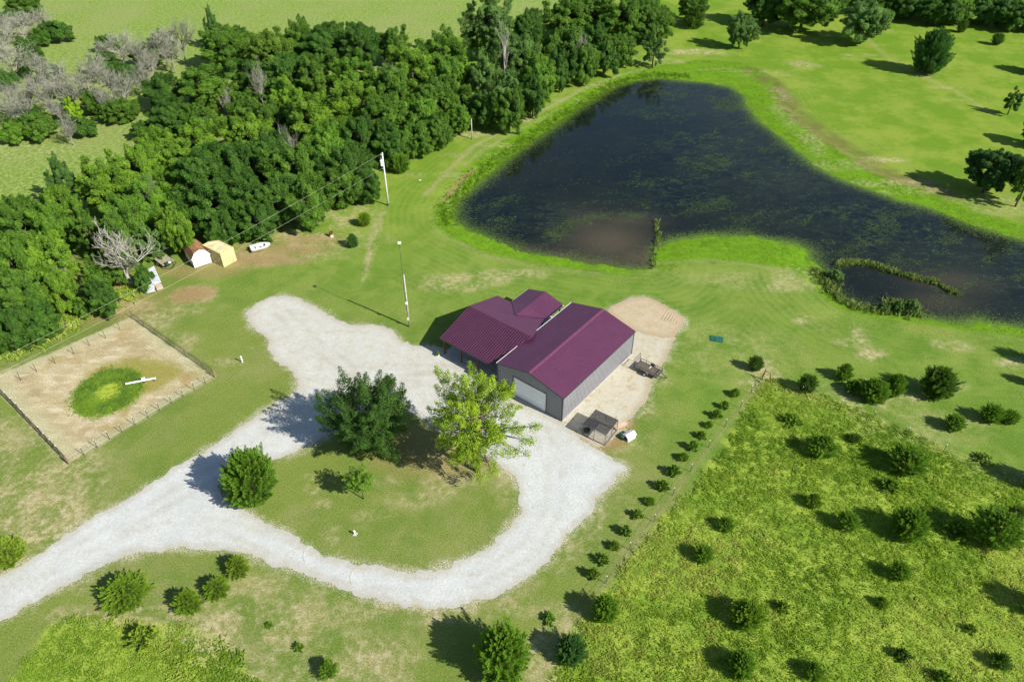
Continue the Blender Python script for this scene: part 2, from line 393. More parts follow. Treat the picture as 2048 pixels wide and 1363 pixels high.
# mowing stripes
wv = t.new('ShaderNodeTexWave', wave_type='BANDS', bands_direction='X'); wv.inputs['Scale'].default_value = .33; wv.inputs['Distortion'].default_value = 5.0; wv.inputs['Detail'].default_value = 2; wv.inputs['Detail Scale'].default_value = .18
t.ln(t.mapping((1, 1, 1), rot=(0, 0, math.radians(38))), wv.inputs['Vector'])
base = t.mix(t.math('MULTIPLY', t.ss(wv.outputs[1], .25, .8, 0, .13), t.ss(n_big, .4, .6)), base, (.20, .25, .055))
pc = t.math('MULTIPLY', t.math('ADD', t.math('SINE', t.math('MULTIPLY', t.math('ADD', t.attr('pfar'), t.math('MULTIPLY', n_mid, .9)), 5.2)), 1.0), .5)
base = t.mix(t.math('MULTIPLY', t.math('MULTIPLY', pc, t.ss(t.attr('pfar'), -24, -9)), t.ss(n_big, .35, .6, .04, .30)), base, (.235, .285, .070))
# pale far meadow
mead = t.mix(t.ss(t.math('ADD', t.math('MULTIPLY', n_sml, .6), t.math('MULTIPLY', t.noise(3.0, 4, .7), .4)), .44, .57), (.125, .205, .032), (.270, .350, .088))
mead = t.mix(t.ss(n_big, .4, .62, 0, .5), mead, (.25, .28, .10))
base = t.mix(msk('mead', 1.2), base, mead)
# lush strip by the water
lush = t.mix(t.ss(n_sml, .3, .7), (.100, .215, .010), (.150, .290, .016))
lush = t.mix(t.ss(n_mid, .45, .7, 0, .7), lush, (.120, .205, .020))
base = t.mix(msk('lush', .8, .2), base, lush)
base = t.mix(t.math('MULTIPLY', t.ss(t.attr('bankline'), 1.0, 3.6, .85, 0), t.ss(n_mid, .3, .55)), base, (.135, .140, .040))
# soil under the tall grass
base = t.mix(msk('tall', .5), base, t.mix(t.ss(n_mid, .4, .6), (.170, .265, .030), (.270, .350, .050)))
# dried out yard of the fenced lagoon
dry = t.mix(t.ss(n_mid, .3, .7), (.33, .262, .138), (.49, .42, .26))
dry = t.mix(t.ss(t.noise(.35, 5, .7, vec=t.mapping((1, 2.5, 1), rot=(0, 0, .55))), .48, .66, 0, .8), dry, (.56, .515, .36))
dry = t.mix(t.ss(t.noise(.16, 4, .6, vec=t.mapping((1, 1, 1), loc=(5, 9, 0))), .5, .64, 0, .85), dry, (.32, .235, .09))
dry = t.mix(t.ss(t.math('ADD', t.attr('yard'), t.math('MULTIPLY', edge, .8)), .2, 2.4, .55, 0), dry, (.40, .42, .25))
r2 = t.math('ADD', t.attr('ring'), t.math('MULTIPLY', edge, .7))
r3 = t.math('ADD', t.attr('ring2'), t.math('MULTIPLY', edge, .7))
dry = t.mix(t.ss(r3, 2.8, 4.4, .8, 0), dry, (.24, .23, .04))
dry = t.mix(t.ss(r2, 3.6, 5.2, .9, 0), dry, (.24, .28, .05))
dry = t.mix(t.ss(r2, 2.4, 3.8, 1, 0), dry, (.15, .27, .03))
base = t.mix(msk('yard', .4, 0, .35), base, dry)
# worn spots
sp_ = t.math('MULTIPLY', t.attr('spot'), t.ss(t.math('ADD', n_mid, t.math('MULTIPLY', n_sml, .8)), .74, 1.12, .0, .95), clamp=True)
base = t.mix(sp_, base, t.mix(t.ss(n_sml, .35, .65), (.34, .27, .135), (.50, .43, .27)))
base = t.mix(t.math('MULTIPLY', t.attr('path'), t.ss(n_sml, .3, .62, .1, .9), clamp=True), base, t.mix(n_fin, (.27, .235, .11), (.40, .35, .20)))
dr_ = t.math('MULTIPLY', t.attr('dirt'), t.ss(n_sml, .25, .6, .3, 1.1), clamp=True)
base = t.mix(dr_, base, t.mix(n_fin, (.23, .145, .065), (.36, .25, .13)))
# gravel spill round the drive
gr = t.math('MULTIPLY', t.ss(t.math('ADD', t.attr('drive'), edge), -1.0, .5), t.ss(n_fin, .38, .60), clamp=True)
base = t.mix(gr, base, (.46, .43, .33))
# mud below the water
base = t.mix(t.ss(t.math('ADD', t.attr('pond'), edge), .6, 2.4), base, (.075, .085, .022))
# fine grain
fine = t.math('MULTIPLY', t.ss(n_fin, .3, .7, .66, 1.34), t.ss(n_vf, .25, .75, .68, 1.32))
hs = t.new('ShaderNodeVectorMath', operation='SCALE'); t.ln(base, hs.inputs[0]); t.ln(fine, hs.inputs['Scale'])
bh = t.math('ADD', t.math('MULTIPLY', n_fin, .5), t.math('ADD', n_vf, t.math('MULTIPLY', n_sml, .6)))
t.bump(bh, .55, .10)
GRASS = t.fin(hs.outputs[0], .95, spec=.05)
gm.materials.append(GRASS)
ground = bpy.data.objects.new("ground", gm); COL.objects.link(ground); tag(ground, kind='structure')

# ------------------------------------------------------------------ gravel, pad, sand sheets
def smooth_poly(pts, step, amp, seed, freq=.9):
    n = len(pts); out = []
    for i in range(n):
        p0, p1, p2, p3 = (pts[(i + k - 1) % n] for k in range(4))
        L = max(1, int(np.hypot(*(p2 - p1)) / step))
        for k in range(L):
            u = k / L
            out.append(.5 * (2 * p1 + (p2 - p0) * u + (2 * p0 - 5 * p1 + 4 * p2 - p3) * u * u + (3 * p1 - p0 - 3 * p2 + p3) * u ** 3))
    P = np.array(out)
    a = (fbm(P[:, 0] * freq, P[:, 1] * freq, seed, 4) - .5) * 2 * amp + (NR.random(len(P)) - .5) * .10
    b = (fbm(P[:, 0] * freq, P[:, 1] * freq, seed + 50, 4) - .5) * 2 * amp
    return P + np.stack([a, b], 1)
TR_A = [(-100,1265),(0,1195),(150,1105),(300,1020),(430,945),(560,860),(640,800),(760,740),(900,740),(1000,800)]
TR_B = [(-100,1270),(0,1205),(150,1130),(300,1065),(450,1050),(560,1095),(700,1150),(830,1172),(950,1160),(1060,1098),(1110,1010),(1110,930),(1080,860)]
TR_C = [(560,620),(620,680),(700,740),(800,750),(900,760)]
def track_field(V):
    f = np.zeros(len(V))
    for L in (TR_A, TR_B, TR_C):
        d = line_dist(V, [tuple(p) for p in L]); f = np.maximum(f, np.exp(-((d - .85) / .34) ** 2)); f = np.maximum(f, -1)
    return f
def sheet(name, outer, hole, mat, z, step=.22, amp=.62, inner=.5, clipy=None):
    o = smooth_poly(outer, step, amp, 3)
    h = smooth_poly(hole, step, amp, 13) if hole is not None else None
    lo = o.min(0); hi = o.max(0); q = np.stack(np.meshgrid(np.arange(lo[0], hi[0], inner), np.arange(lo[1], hi[1], inner)), -1).reshape(-1, 2)
    s = sdist(q, o)
    if h is not None: s = np.minimum(s, -sdist(q, h))
    q = q[s > .4]
    pts = [Vector(p) for p in o]; edges = [(i, (i + 1) % len(o)) for i in range(len(o))]
    if h is not None:
        k = len(pts); pts += [Vector(p) for p in h]; edges += [(k + i, k + (i + 1) % len(h)) for i in range(len(h))]
    pts += [Vector(p) for p in q]
    v, e, f, *_ = delaunay_2d_cdt(pts, edges, [], 0, 1e-5)
    V = np.array([(a.x, a.y) for a in v]); F = np.array([tuple(a) for a in f if len(a) == 3])
    c = V[F].mean(1); s = sdist(c, o)
    if h is not None: s = np.minimum(s, -sdist(c, h))
    F = F[s > 0]
    sv = sdist(V, o)
    if h is not None: sv = np.minimum(sv, -sdist(V, h))
    m = np_mesh(name, np.column_stack([V, np.full(len(V), z)]), F, dict(edge=np.clip(sv, 0, 6), track=track_field(V)))
    ob = link(name, m, mat); return tag(ob, kind='structure')

def gravel_mat(name, a, b, c, brown, warm=.5, spacing=1.0):
    t = NT(name)
    n1 = t.noise(.25, 5, .65); n2 = t.noise(3.2, 5, .75); n3 = t.noise(14, 3, .8); n4 = t.noise(.7, 6, .75, vec=t.mapping((1, 1, 1), loc=(7, 3, 0)))
    col = t.mix(t.ss(n1, .35, .65), a, b)
    col = t.mix(t.ss(n2, .3, .72, 0, .45), col, c)
    sy = t.new('ShaderNodeSeparateXYZ'); t.ln(t.coord(), sy.inputs[0])
    col = t.mix(t.math('MULTIPLY', t.ss(sy.outputs[1], 52, 70, 0, .8), t.ss(n4, .35, .6, .3, 1)), col, tuple(x * y for x, y in zip(c, (1.10, 1.03, .86))))
    vo = t.new('ShaderNodeTexVoronoi'); vo.inputs['Scale'].default_value = 9; t.ln(t.coord(), vo.inputs[0])
    rnd = t.new('ShaderNodeSeparateColor'); t.ln(vo.outputs['Color'], rnd.inputs[0])
    col = t.mix(t.ss(rnd.outputs[0], .0, 1.0, 0, .3), col, tuple(x * .55 for x in a))
    col = t.mix(t.ss(n4, .53, .72, 0, warm), col, brown)
    ed = t.math('ADD', t.attr('edge'), t.math('MULTIPLY', t.math('SUBTRACT', n4, .5), 3.0))
    col = t.mix(t.ss(ed, .0, 1.1, .55, 0), col, brown)
    trk = t.math('MULTIPLY', t.attr('track'), t.ss(t.noise(.18, 4, .6, vec=t.mapping((1, 1, 1), loc=(3, 3, 0))), .4, .6, .15, 1)); col = t.mix(t.math('MULTIPLY', trk, .55), col, tuple(x * y for x, y in zip(c, (.86, .80, .70))))
    sp = t.noise(5.5, 3, .8, vec=t.mapping((1, 1, 1), loc=(2, 8, 0)))
    col = t.mix(t.math('MULTIPLY', t.ss(sp, .64, .70), t.ss(n4, .42, .6)), col, (.10, .085, .05))
    hs = t.new('ShaderNodeVectorMath', operation='SCALE'); t.ln(col, hs.inputs[0]); t.ln(t.ss(n3, .2, .8, .86, 1.14), hs.inputs['Scale'])
    t.bump(t.math('ADD', n3, t.math('ADD', n2, vo.outputs[0])), .6, .05)
    return t.fin(hs.outputs[0], .95, spec=.1)
M_GRAV = gravel_mat("white_gravel", (.53, .550, .535), (.61, .630, .61), (.45, .460, .44), (.38, .34, .25), .6)
M_PAD = gravel_mat("pale_crushed_stone", (.54, .52, .44), (.62, .60, .52), (.44, .41, .33), (.33, .25, .13), .95)
M_SAND = gravel_mat("sand", (.49, .42, .305), (.56, .49, .37), (.43, .365, .26), (.36, .27, .16), .5)
sheet("driveway", G_DRIVE, G_ISLE, M_GRAV, .022)
sheet("gravel_pad", G_PAD, None, M_PAD, .012, amp=.5)
sheet("sand_patch", G_SAND, None, M_SAND, .017, amp=.5)
# wheel ridges in the sand
b = MB()
for k in range(6):
    p0 = G(1322 + k * 6, 640 + k * 1.5); p1 = G(1338 + k * 4, 618 + k * 4)
    L = [(p0 + (p1 - p0) * u) + np.array([0, 0, .03 + .02 * math.sin(u * 9 + k)]) for u in np.linspace(0, 1, 6)]
    b.tube(L, [.01, .05, .06, .06, .05, .01], 5)
o_ = b.build("sand_ridges", M_SAND, smooth=True); o_.data.attributes.new("edge", "FLOAT", "POINT").data.foreach_set("value", [4.0] * len(o_.data.vertices)); tag(o_, kind='structure')

# ------------------------------------------------------------------ pond water
t = NT("pond_water")
w1 = t.noise(.05, 4, .6); w2 = t.noise(.35, 5, .7, vec=t.mapping((1, 2.2, 1), rot=(0, 0, .5)), dist=1.2); w3 = t.noise(2.5, 5, .8, vec=t.mapping((1, 2.4, 1), rot=(0, 0, .4)))
murk = t.attr('murk'); weed = t.attr('weed')
c = t.mix(t.ss(w1, .4, .6), (.0035, .0070, .0080), (.0070, .0100, .0080))
wd = t.math('MULTIPLY', t.math('MULTIPLY', weed, t.ss(w2, .40, .66)), t.ss(w3, .42, .62), clamp=True)
c = t.mix(t.math('MULTIPLY', wd, .85), c, (.046, .076, .036))
c = t.mix(t.math('MULTIPLY', t.math('MULTIPLY', weed, t.ss(w1, .35, .6)), .35), c, (.022, .030, .018))
sh = t.attr('shore'); w4 = t.noise(5.5, 4, .8)
wv_ = t.math('ADD', t.math('MULTIPLY', w4, .5), t.math('MULTIPLY', w3, .5))
sh2 = t.ss(t.math('SUBTRACT', wv_, t.math('MULTIPLY_ADD', sh, .042, .405)), -.02, .035)
c = t.mix(t.math('MULTIPLY', sh2, .9), c, t.mix(t.ss(sh, .2, 3.5), (.115, .205, .018), (.055, .085, .020)))
c = t.mix(murk, c, t.mix(t.ss(w3, .4, .6), (.062, .052, .032), (.078, .066, .042)))
t.bump(t.noise(1.8, 3, .6), .06, .02)
M_WATER = t.fin(c, t.math('ADD', .07, t.math('MULTIPLY', t.math('ADD', wd, sh2), .45)), spec=.23)
lo = G_POND.min(0) - 6; hi = G_POND.max(0) + 6
wx = np.arange(lo[0], hi[0], 1.0); wy = np.arange(lo[1], hi[1], 1.0)
WX, WY = np.meshgrid(wx, wy); WP = np.stack([WX.ravel(), WY.ravel()], 1); ws = sdist(WP, G_POND)
i0 = (np.arange(len(wy) - 1)[:, None] * len(wx) + np.arange(len(wx) - 1)[None, :]).ravel(); WF = np.stack([i0, i0 + 1, i0 + len(wx) + 1, i0 + len(wx)], 1)
WF = WF[ws[WF].max(1) > -5]
def gauss(P, S):
    f = np.zeros(len(P))
    for x, y, rx, ry, s in S:
        c = G(x, y); f = np.maximum(f, s * np.exp(-(((P[:, 0] - c[0]) / rx) ** 2 + ((P[:, 1] - c[1]) / ry) ** 2)))
    return f
MURK = [(1220,480,7,7,.95),(1180,450,4,5,.6),(1270,510,4,4,.9),(1215,515,6,3,.8),(1140,505,5,2.5,.6),(1900,560,6,3,.55),(1880,600,5,3,.5),(1250,440,6,3,.6),(1060,495,5,2,.4)]
WEED = [(1118,470,3.5,3.5,1.3),(1100,440,6,3,1.2),(1190,428,5,1.4,1.3),(1270,428,5,1.4,1.3),(1530,367,2.4,1.6,1.6),(1590,345,2.2,1.4,1.5),(1760,480,5,3,1.3),(1900,505,6,3,1.3),(1450,300,14,14,.9),(1580,350,14,12,1.0),(1700,430,14,10,.95),(1850,490,12,8,1.0),(1980,520,12,10,1.0),(1400,380,14,10,.8),(1300,400,12,8,.5),(1100,430,9,6,1.0),(1000,430,6,5,.9),(1150,410,8,4,.5),(1650,500,10,6,.6),(2000,590,10,6,.6),(1350,210,12,14,.6),(1460,220,8,12,.8),(1550,430,12,8,.7),(1040,400,8,6,.5)]
wsub = ws
wm = np_mesh("pond_water", np.column_stack([WP, np.full(len(WP), WATER_Z)]), WF, dict(murk=gauss(WP, MURK), weed=np.maximum(gauss(WP, WEED), .15), shore=np.clip(ws + .7, -2, 12)))
bmx = bmesh.new(); bmx.from_mesh(wm); bmesh.ops.delete(bmx, geom=[v for v in bmx.verts if not v.link_faces], context='VERTS'); bmx.to_mesh(wm); bmx.free()
tag(link("pond_water", wm, M_WATER), kind='structure')

# ------------------------------------------------------------------ grass blades, weeds
def leafmat(name, dark, lite, trans=.25, rough=.6, usecol=False, spec=.2, yellow=None):
    t = NT(name)
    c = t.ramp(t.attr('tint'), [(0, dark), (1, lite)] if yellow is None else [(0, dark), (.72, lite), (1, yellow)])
    if usecol:
        oi = t.new('ShaderNodeObjectInfo'); c = t.mix(1.0, c, oi.outputs['Color'], 'MULTIPLY')
    t.p.inputs['Specular IOR Level'].default_value = spec
    t.setin(t.p.inputs['Base Color'], c); t.p.inputs['Roughness'].default_value = rough
    tr = t.new('ShaderNodeBsdfTranslucent'); t.setin(tr.inputs['Color'], c)
    ms = t.new('ShaderNodeMixShader'); ms.inputs[0].default_value = trans
    t.ln(t.p.outputs[0], ms.inputs[1]); t.ln(tr.outputs[0], ms.inputs[2]); t.ln(ms.outputs[0], t.out.inputs[0])
    return t.m
def blades(name, C, h, w, n, spread, mat, tint, lean=.5, z=None):
    """clumps of blades at C (k,2); arrays h, w per clump; n blades per clump"""
    k = len(C); N = k * n
    c = np.repeat(C, n, 0) + NR.normal(0, 1, (N, 2)) * np.repeat(spread * np.ones(k), n)[:, None]
    hh = np.repeat(h, n) * NR.uniform(.6, 1.15, N); ww = np.repeat(w * np.ones(k), n) * NR.uniform(.6, 1.3, N)
    a = NR.uniform(0, 2 * np.pi, N); ln_ = NR.uniform(.1, 1, N) * lean
    b = NR.uniform(0, 2 * np.pi, N)
    zb = np.zeros(N) if z is None else np.repeat(z, n)
    dx, dy = np.cos(a), np.sin(a); px, py = np.cos(b), np.sin(b)
    A = np.stack([c[:, 0] - px * ww, c[:, 1] - py * ww, zb - .02], 1)
    B = np.stack([c[:, 0] + px * ww, c[:, 1] + py * ww, zb - .02], 1)
    M1 = np.stack([c[:, 0] + dx * hh * ln_ * .35 + px * ww * .7, c[:, 1] + dy * hh * ln_ * .35 + py * ww * .7, zb + hh * .62], 1)
    T = np.stack([c[:, 0] + dx * hh * ln_, c[:, 1] + dy * hh * ln_, zb + hh * (1 - ln_ * .25)], 1)
    V = np.stack([A, B, M1, T], 1).reshape(-1, 3); F = np.arange(N * 4, dtype=np.int32).reshape(-1, 4)
    tt = np.repeat(np.clip(np.repeat(tint, n) + NR.normal(0, .16, N), 0, 1), 4)
    return link(name, np_mesh(name, V, F, dict(tint=tt)), mat)
def scatter(poly, dens, ok=None, seedbox=None):
    lo = poly.min(0); hi = poly.max(0)
    if seedbox is not None: lo = np.maximum(lo, seedbox[0]); hi = np.minimum(hi, seedbox[1])
    n = int((hi - lo).prod() * dens); P = lo + NR.random((n, 2)) * (hi - lo)
    s = sdist(P, poly) + (fbm(P[:, 0] * .8, P[:, 1] * .8, 21, 3) - .5) * 2.2
    return P[s > 0], s[s > 0]
def in_view(P, m=4):
    """keep what the photograph's neighbourhood can see"""
    d = P[:, 1] * cP + CAM_H * sP
    return (np.abs(P[:, 0]) / d * FPX < 1024 + 150) & (P[:, 1] > 27)
M_BLADE = leafmat("meadow_grass", (.200, .350, .034), (.395, .550, .066), .5, .75, yellow=(.56, .60, .16))
M_LUSHB = leafmat("lush_grass", (.100, .195, .012), (.190, .330, .020), .4, .7)
M_REED = leafmat("reeds", (.090, .160, .025), (.290, .370, .090), .25, .7)
for poly, nm, dn in ((G_TALL, "tall_meadow_grass", 10.0), (G_TALL2, "tall_meadow_grass_front", 11.0)):
    P, s = scatter(poly, dn, seedbox=(np.array([-75, 27]), np.array([75, 95])))
    k = in_view(P); P, s = P[k], s[k]
    f1 = fbm(P[:, 0] * .55, P[:, 1] * .55, 31, 4); f2 = fbm(P[:, 0] * .12, P[:, 1] * .12, 37, 3); f3 = fbm(P[:, 0] * 1.6, P[:, 1] * 1.6, 41, 3)
    keep = f3 + f1 * .6 > .42; P, s, f1, f2, f3 = P[keep], s[keep], f1[keep], f2[keep], f3[keep]
    hgt = (.15 + .20 * np.clip(f1 * 1.9 - .5, 0, 1.2)) * (.6 + .9 * f3)
    if nm.endswith('front'): hgt *= 1.1
    tint = np.clip(.12 + (f2 - .35) * 2.4 + (f3 - .4) * 1.1 + (f1 - .45) * .5, 0, 1)
    o = blades(nm, P, hgt, .014, 12, .17, M_BLADE, tint, 1.35)
    tag(o, kind='stuff')
# bright strip of grass round the pond
P, s = scatter(G_LUSH, 5.0, seedbox=(np.array([-40, 75]), np.array([112, 190])))
k = in_view(P); P = P[k]
zt = terrain_z(P); spd = sdist(P, G_POND)
f1 = fbm(P[:, 0] * .35, P[:, 1] * .35, 51, 4); f2 = fbm(P[:, 0] * 1.3, P[:, 1] * 1.3, 57, 3)
k = (spd + (f1 - .5) * 8 < .2) | (NR.random(len(P)) < np.exp(-np.clip(spd + (f1 - .5) * 8 - .2, 0, 30) / 1.8) * .7)
k &= (f2 > .28)
zt = np.maximum(zt, WATER_Z - .04)
P, zt, f1, f2 = P[k], zt[k], f1[k], f2[k]
o = blades("shore_grass", P, .05 + .09 * np.clip(f1 * 2 - .6, 0, 1), .022, 9, .30, M_LUSHB, np.clip(f2 * 1.3 - .2, 0, 1), .9, z=zt); tag(o, kind='stuff')
# weedy fringe: dam bank, reeds of the small pool, lagoon
def strip(line, width, dens):
    L = GP(line); out = []
    for a, b in zip(L[:-1], L[1:]):
        n = int(np.hypot(*(b - a)) * width * dens); u = NR.random(n)[:, None]
        e = b - a; nrm = np.array([-e[1], e[0]]) / (np.hypot(*e) + 1e-9)
        out.append(a + e * u + nrm * NR.normal(0, width * .42, n)[:, None])
    return np.concatenate(out)
P = strip([(895,450),(890,420),(915,385),(960,345),(1020,300),(1080,260),(1150,215),(1230,165),(1300,148),(1380,152)], 2.4, 9)
f1 = fbm(P[:, 0] * .9, P[:, 1] * .9, 61, 3); zt = np.maximum(terrain_z(P), WATER_Z - .1)
tag(blades("bank_weeds", P, .15 + .45 * f1, .035, 5, .18, M_LUSHB, np.clip(f1 * 1.4 - .3, 0, 1), .8, z=zt), kind='stuff')
ridge = [(1672,528),(1700,522),(1740,526),(1790,542),(1840,555),(1880,565)]
ridge2 = [(1882,568),(1900,578),(1918,586)]
rb = [(1630,535),(1650,560),(1668,585),(1690,605),(1720,612),(1760,618),(1800,622),(1845,628)]
P = np.concatenate([strip(ridge, .6, 26), strip(ridge2, .5, 26), strip(rb, 1.3, 12), strip([(1650,545),(1672,570)], 1.6, 6), strip([(1780,612),(1810,606),(1840,615)], 2.0, 16),
                    strip([(1312,440),(1318,470),(1312,500),(1306,535)], .5, 10)])
f1 = fbm(P[:, 0] * .9, P[:, 1] * .9, 71, 3)
tag(blades("pond_reeds", P, .45 + .7 * f1, .05, 6, .16, M_REED, np.clip(f1 * 1.5 - .25, 0, 1), .6, z=np.full(len(P), WATER_Z - .05)), kind='stuff')
cen = G(216, 783); an = NR.uniform(0, 2 * np.pi, 4200); rr = NR.normal(2.75, .60, 4200)
P = np.stack([cen[0] + np.cos(an) * rr * 1.05, cen[1] + np.sin(an) * rr * 1.12], 1)
f1 = fbm(P[:, 0] * .9, P[:, 1] * .9, 81, 3)
M_LAG = leafmat("lagoon_weeds", (.095, .210, .035), (.270, .430, .045), .4, .7)
tag(blades("lagoon_weeds", P, .08 + .28 * f1, .045, 6, .15, M_LAG, np.clip(f1 * 1.5 - .25 + (P[:, 1] < cen[1]) * .15, 0, 1), .7), kind='stuff')
P = strip([(-20,720),(60,690),(120,655),(170,625),(210,610),(250,590),(290,570)], 3.0, 7)
f1 = fbm(P[:, 0] * .5, P[:, 1] * .5, 91, 3)
tag(blades("woodland_edge_weeds", P, .3 + .7 * f1, .05, 6, .2, M_BLADE, np.clip(f1 * 1.6 - .2, 0, 1), .8), kind='stuff')
# floating water weed
lo = G_POND.min(0); hi = np.minimum(G_POND.max(0), [112, 190]); Q = lo + NR.random((900000, 2)) * (hi - lo)
s = sdist(Q, G_POND); k = (s > 1.0); Q = Q[k]; s = s[k]
ca, sa = math.cos(.5), math.sin(.5); u = Q[:, 0] * ca + Q[:, 1] * sa; v = -Q[:, 0] * sa + Q[:, 1] * ca
f = fbm(u * .16, v * .32, 101, 5); g = fbm(u * .9, v * 1.6, 107, 3); wd = gauss(Q, WEED)
k = NR.random(len(Q)) < np.clip((f + (g - .5) * .5 - .56) * 7, 0, 1) * np.clip(wd * 1.1, 0.02, 1.6) * .55
k |= (NR.random(len(Q)) < .006) | ((NR.random(len(Q)) < .42 * np.clip(1 - s / 5, 0, 1) ** 1.5 * (f > .42)))
s = s[k]; Q = Q[k]; f = f[k]; N = len(Q)
a = NR.normal(.5, .7, N); L = NR.uniform(.07, .26, N); W = NR.uniform(.015, .04, N)
d = np.stack([np.cos(a), np.sin(a)], 1); nn = np.stack([-d[:, 1], d[:, 0]], 1)
z = WATER_Z + NR.uniform(.008, .05, N)
cs = [Q - d * L[:, None], Q - nn * W[:, None], Q + d * L[:, None], Q + nn * W[:, None]]
V = np.stack([np.column_stack([c_, z + (0.03 * (j == 2))]) for j, c_ in enumerate(cs)], 1).reshape(-1, 3)
M_WEED = leafmat("water_weed", (.030, .055, .018), (.095, .155, .045), .1, .5, yellow=(.13, .26, .02))
tag(link("water_weed", np_mesh("water_weed", V, np.arange(N * 4).reshape(-1, 4), dict(tint=np.repeat(np.clip(NR.random(N) * .62 + .45 * np.clip(1 - s / 4, 0, 1), 0, 1), 4))), M_WEED), kind='stuff')
# lagoon with duckweed
b = MB(); n = 40; c0 = G(214, 785)
pts = []
for i in range(n):
    a = 2 * math.pi * i / n; r = 1 + .35 * (float(vnoise(math.cos(a) * 1.7 + 5, math.sin(a) * 1.7, 3)) - .5)
    x = math.cos(a) * 2.7 * r; y = math.sin(a) * 1.75 * r; q = math.radians(48); pts.append((c0[0] + x * math.cos(q) - y * math.sin(q), c0[1] + x * math.sin(q) + y * math.cos(q), .03))
b.add(pts, [tuple(range(n))])
t = NT("duckweed"); nn_ = t.noise(2.2, 5, .7)
M_DUCK = t.fin(t.mix(t.ss(nn_, .35, .6), (.20, .27, .030), (.33, .40, .035)), .7)
tag(b.build("lagoon_water", M_DUCK), kind='structure')
# ------------------------------------------------------------------ trees
def rand_dirs(n):
    v = NR.normal(0, 1, (n, 3)); return v / np.linalg.norm(v, axis=1)[:, None]
def leaf_quads(C, N_, size, asp=.62, bend=.25):
    """rhombic, slightly folded leaf clumps at C facing N_"""
    n = len(C); a = rand_dirs(n); a = a - N_ * (a * N_).sum(1)[:, None]; a /= np.linalg.norm(a, axis=1)[:, None] + 1e-9
    b = np.cross(N_, a); s = size[:, None]
    P0 = C - a * s; P1 = C - b * s * asp + N_ * s * bend; P2 = C + a * s; P3 = C + b * s * asp + N_ * s * bend
    return np.stack([P0, P1, P2, P3], 1).reshape(-1, 3)
def crown_mesh(name, seed, puffs=60, per=220, leaf=.05, height=1.0, rough=.28, prad=(.20, .36), flat=.9, low=-.75, hollow=.5, upright=0., gaps=0., nw=0., plume=.85):
    """crown of unit radius, half height `height`, centred on the origin, leaf clumps gathered on puffs"""
    st = np.random.default_rng(seed); C = []; T = []; rad = []
    ph = st.uniform(0, 6.28, 6)
    while len(C) < puffs:
        d = st.normal(0, 1, 3); d /= np.linalg.norm(d)
        if d[2] < low: continue
        az = math.atan2(d[1], d[0])
        R_ = 1 + rough * (math.sin(az * 2 + ph[0]) * .4 + math.sin(az * 3 + ph[1] + d[2] * 2) * .35 + math.sin(az * 5 + ph[2] - d[2] * 3) * .25)
        if gaps and math.sin(az * 3 + ph[3] + d[2] * 4) * math.sin(d[2] * 5 + ph[4]) > 1 - gaps: continue
        r = st.uniform(hollow, .92) ** .7 * R_
        w = 1 - .25 * max(0, -d[2]) - nw * max(0, d[2])
        C.append((d[0] * r * w, d[1] * r * w, d[2] * r * height)); T.append(st.uniform(0, 1)); rad.append(st.uniform(*prad))
    Cs = []; Ns = []; Ss = []; Ts = []
    for c, tt, r in zip(C, T, rad):
        m = int(per * (r / np.mean(prad)) ** 2)
        out = np.array(c) / (np.linalg.norm(c) + 1e-6)
        ax = out * .95 + np.array([0, 0, .12 + upright]) + st.normal(0, .25, 3); ax /= np.linalg.norm(ax)
        s = NR.uniform(-.9, 1.25, m); wd = np.clip(1.0 - np.clip(s, 0, 2) * .72, .12, 1) * np.where(s < 0, 1 - s * s * .6, 1)
        d = rand_dirs(m); d = d - ax * (d * ax).sum(1)[:, None]; d /= np.linalg.norm(d, axis=1)[:, None] + 1e-9
        rr = r * .85 * wd * NR.uniform(.25, 1.05, m) ** .55
        p = np.array(c) + ax * (s * r * plume)[:, None] + d * rr[:, None] + NR.normal(0, r * .10, (m, 3))
        nrm = d * .7 + out * .35 + ax * .35 + NR.normal(0, .5, (m, 3)) + np.array([0, 0, .25]); nrm /= np.linalg.norm(nrm, axis=1)[:, None]
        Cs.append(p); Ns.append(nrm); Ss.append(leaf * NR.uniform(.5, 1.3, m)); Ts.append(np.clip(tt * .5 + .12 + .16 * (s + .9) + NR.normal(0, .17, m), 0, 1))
    P = np.concatenate(Cs); V = leaf_quads(P, np.concatenate(Ns), np.concatenate(Ss)); T = np.repeat(np.concatenate(Ts), 4)
    m = np_mesh(name, V, np.arange(len(V)).reshape(-1, 4), dict(tint=T)); return m, C
def limbs(C, zbase, r0, seed, nl=14, sides=5):
    """trunk from zbase up to the crown centre with limbs towards the puffs"""
    st = random.Random(seed); b = MB(); 
    b.tube([(0, 0, zbase), (.02, .01, zbase * .5), (0, .02, 0), (.03, 0, .35)], [r0 * 1.25, r0 * .95, r0 * .75, r0 * .35], 8)
    for c in st.sample(C, min(nl, len(C))):
        z0 = st.uniform(zbase * .45, .25); q = Vector(c); s = Vector((0, 0, z0))
        m_ = s.lerp(q, .5) + Vector((st.uniform(-.06, .06), st.uniform(-.06, .06), -.08)); rr = r0 * st.uniform(.28, .5)
        b.tube([s, s.lerp(m_, .5) + Vector((0, 0, .02)), m_, q], [rr, rr * .8, rr * .55, rr * .15], sides, cap=False)
        for k in range(2):
            e = q + Vector((st.uniform(-.25, .25), st.uniform(-.25, .25), st.uniform(-.05, .25)))
            b.tube([m_, m_.lerp(e, .5) + Vector((0, 0, .03)), e], [rr * .45, rr * .3, rr * .08], 4, cap=False)
    return b
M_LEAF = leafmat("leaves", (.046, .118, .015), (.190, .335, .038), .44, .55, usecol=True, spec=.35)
M_CEDAR = leafmat("cedar_foliage", (.034, .085, .014), (.210, .350, .042), .3, .7, usecol=True, spec=.2)
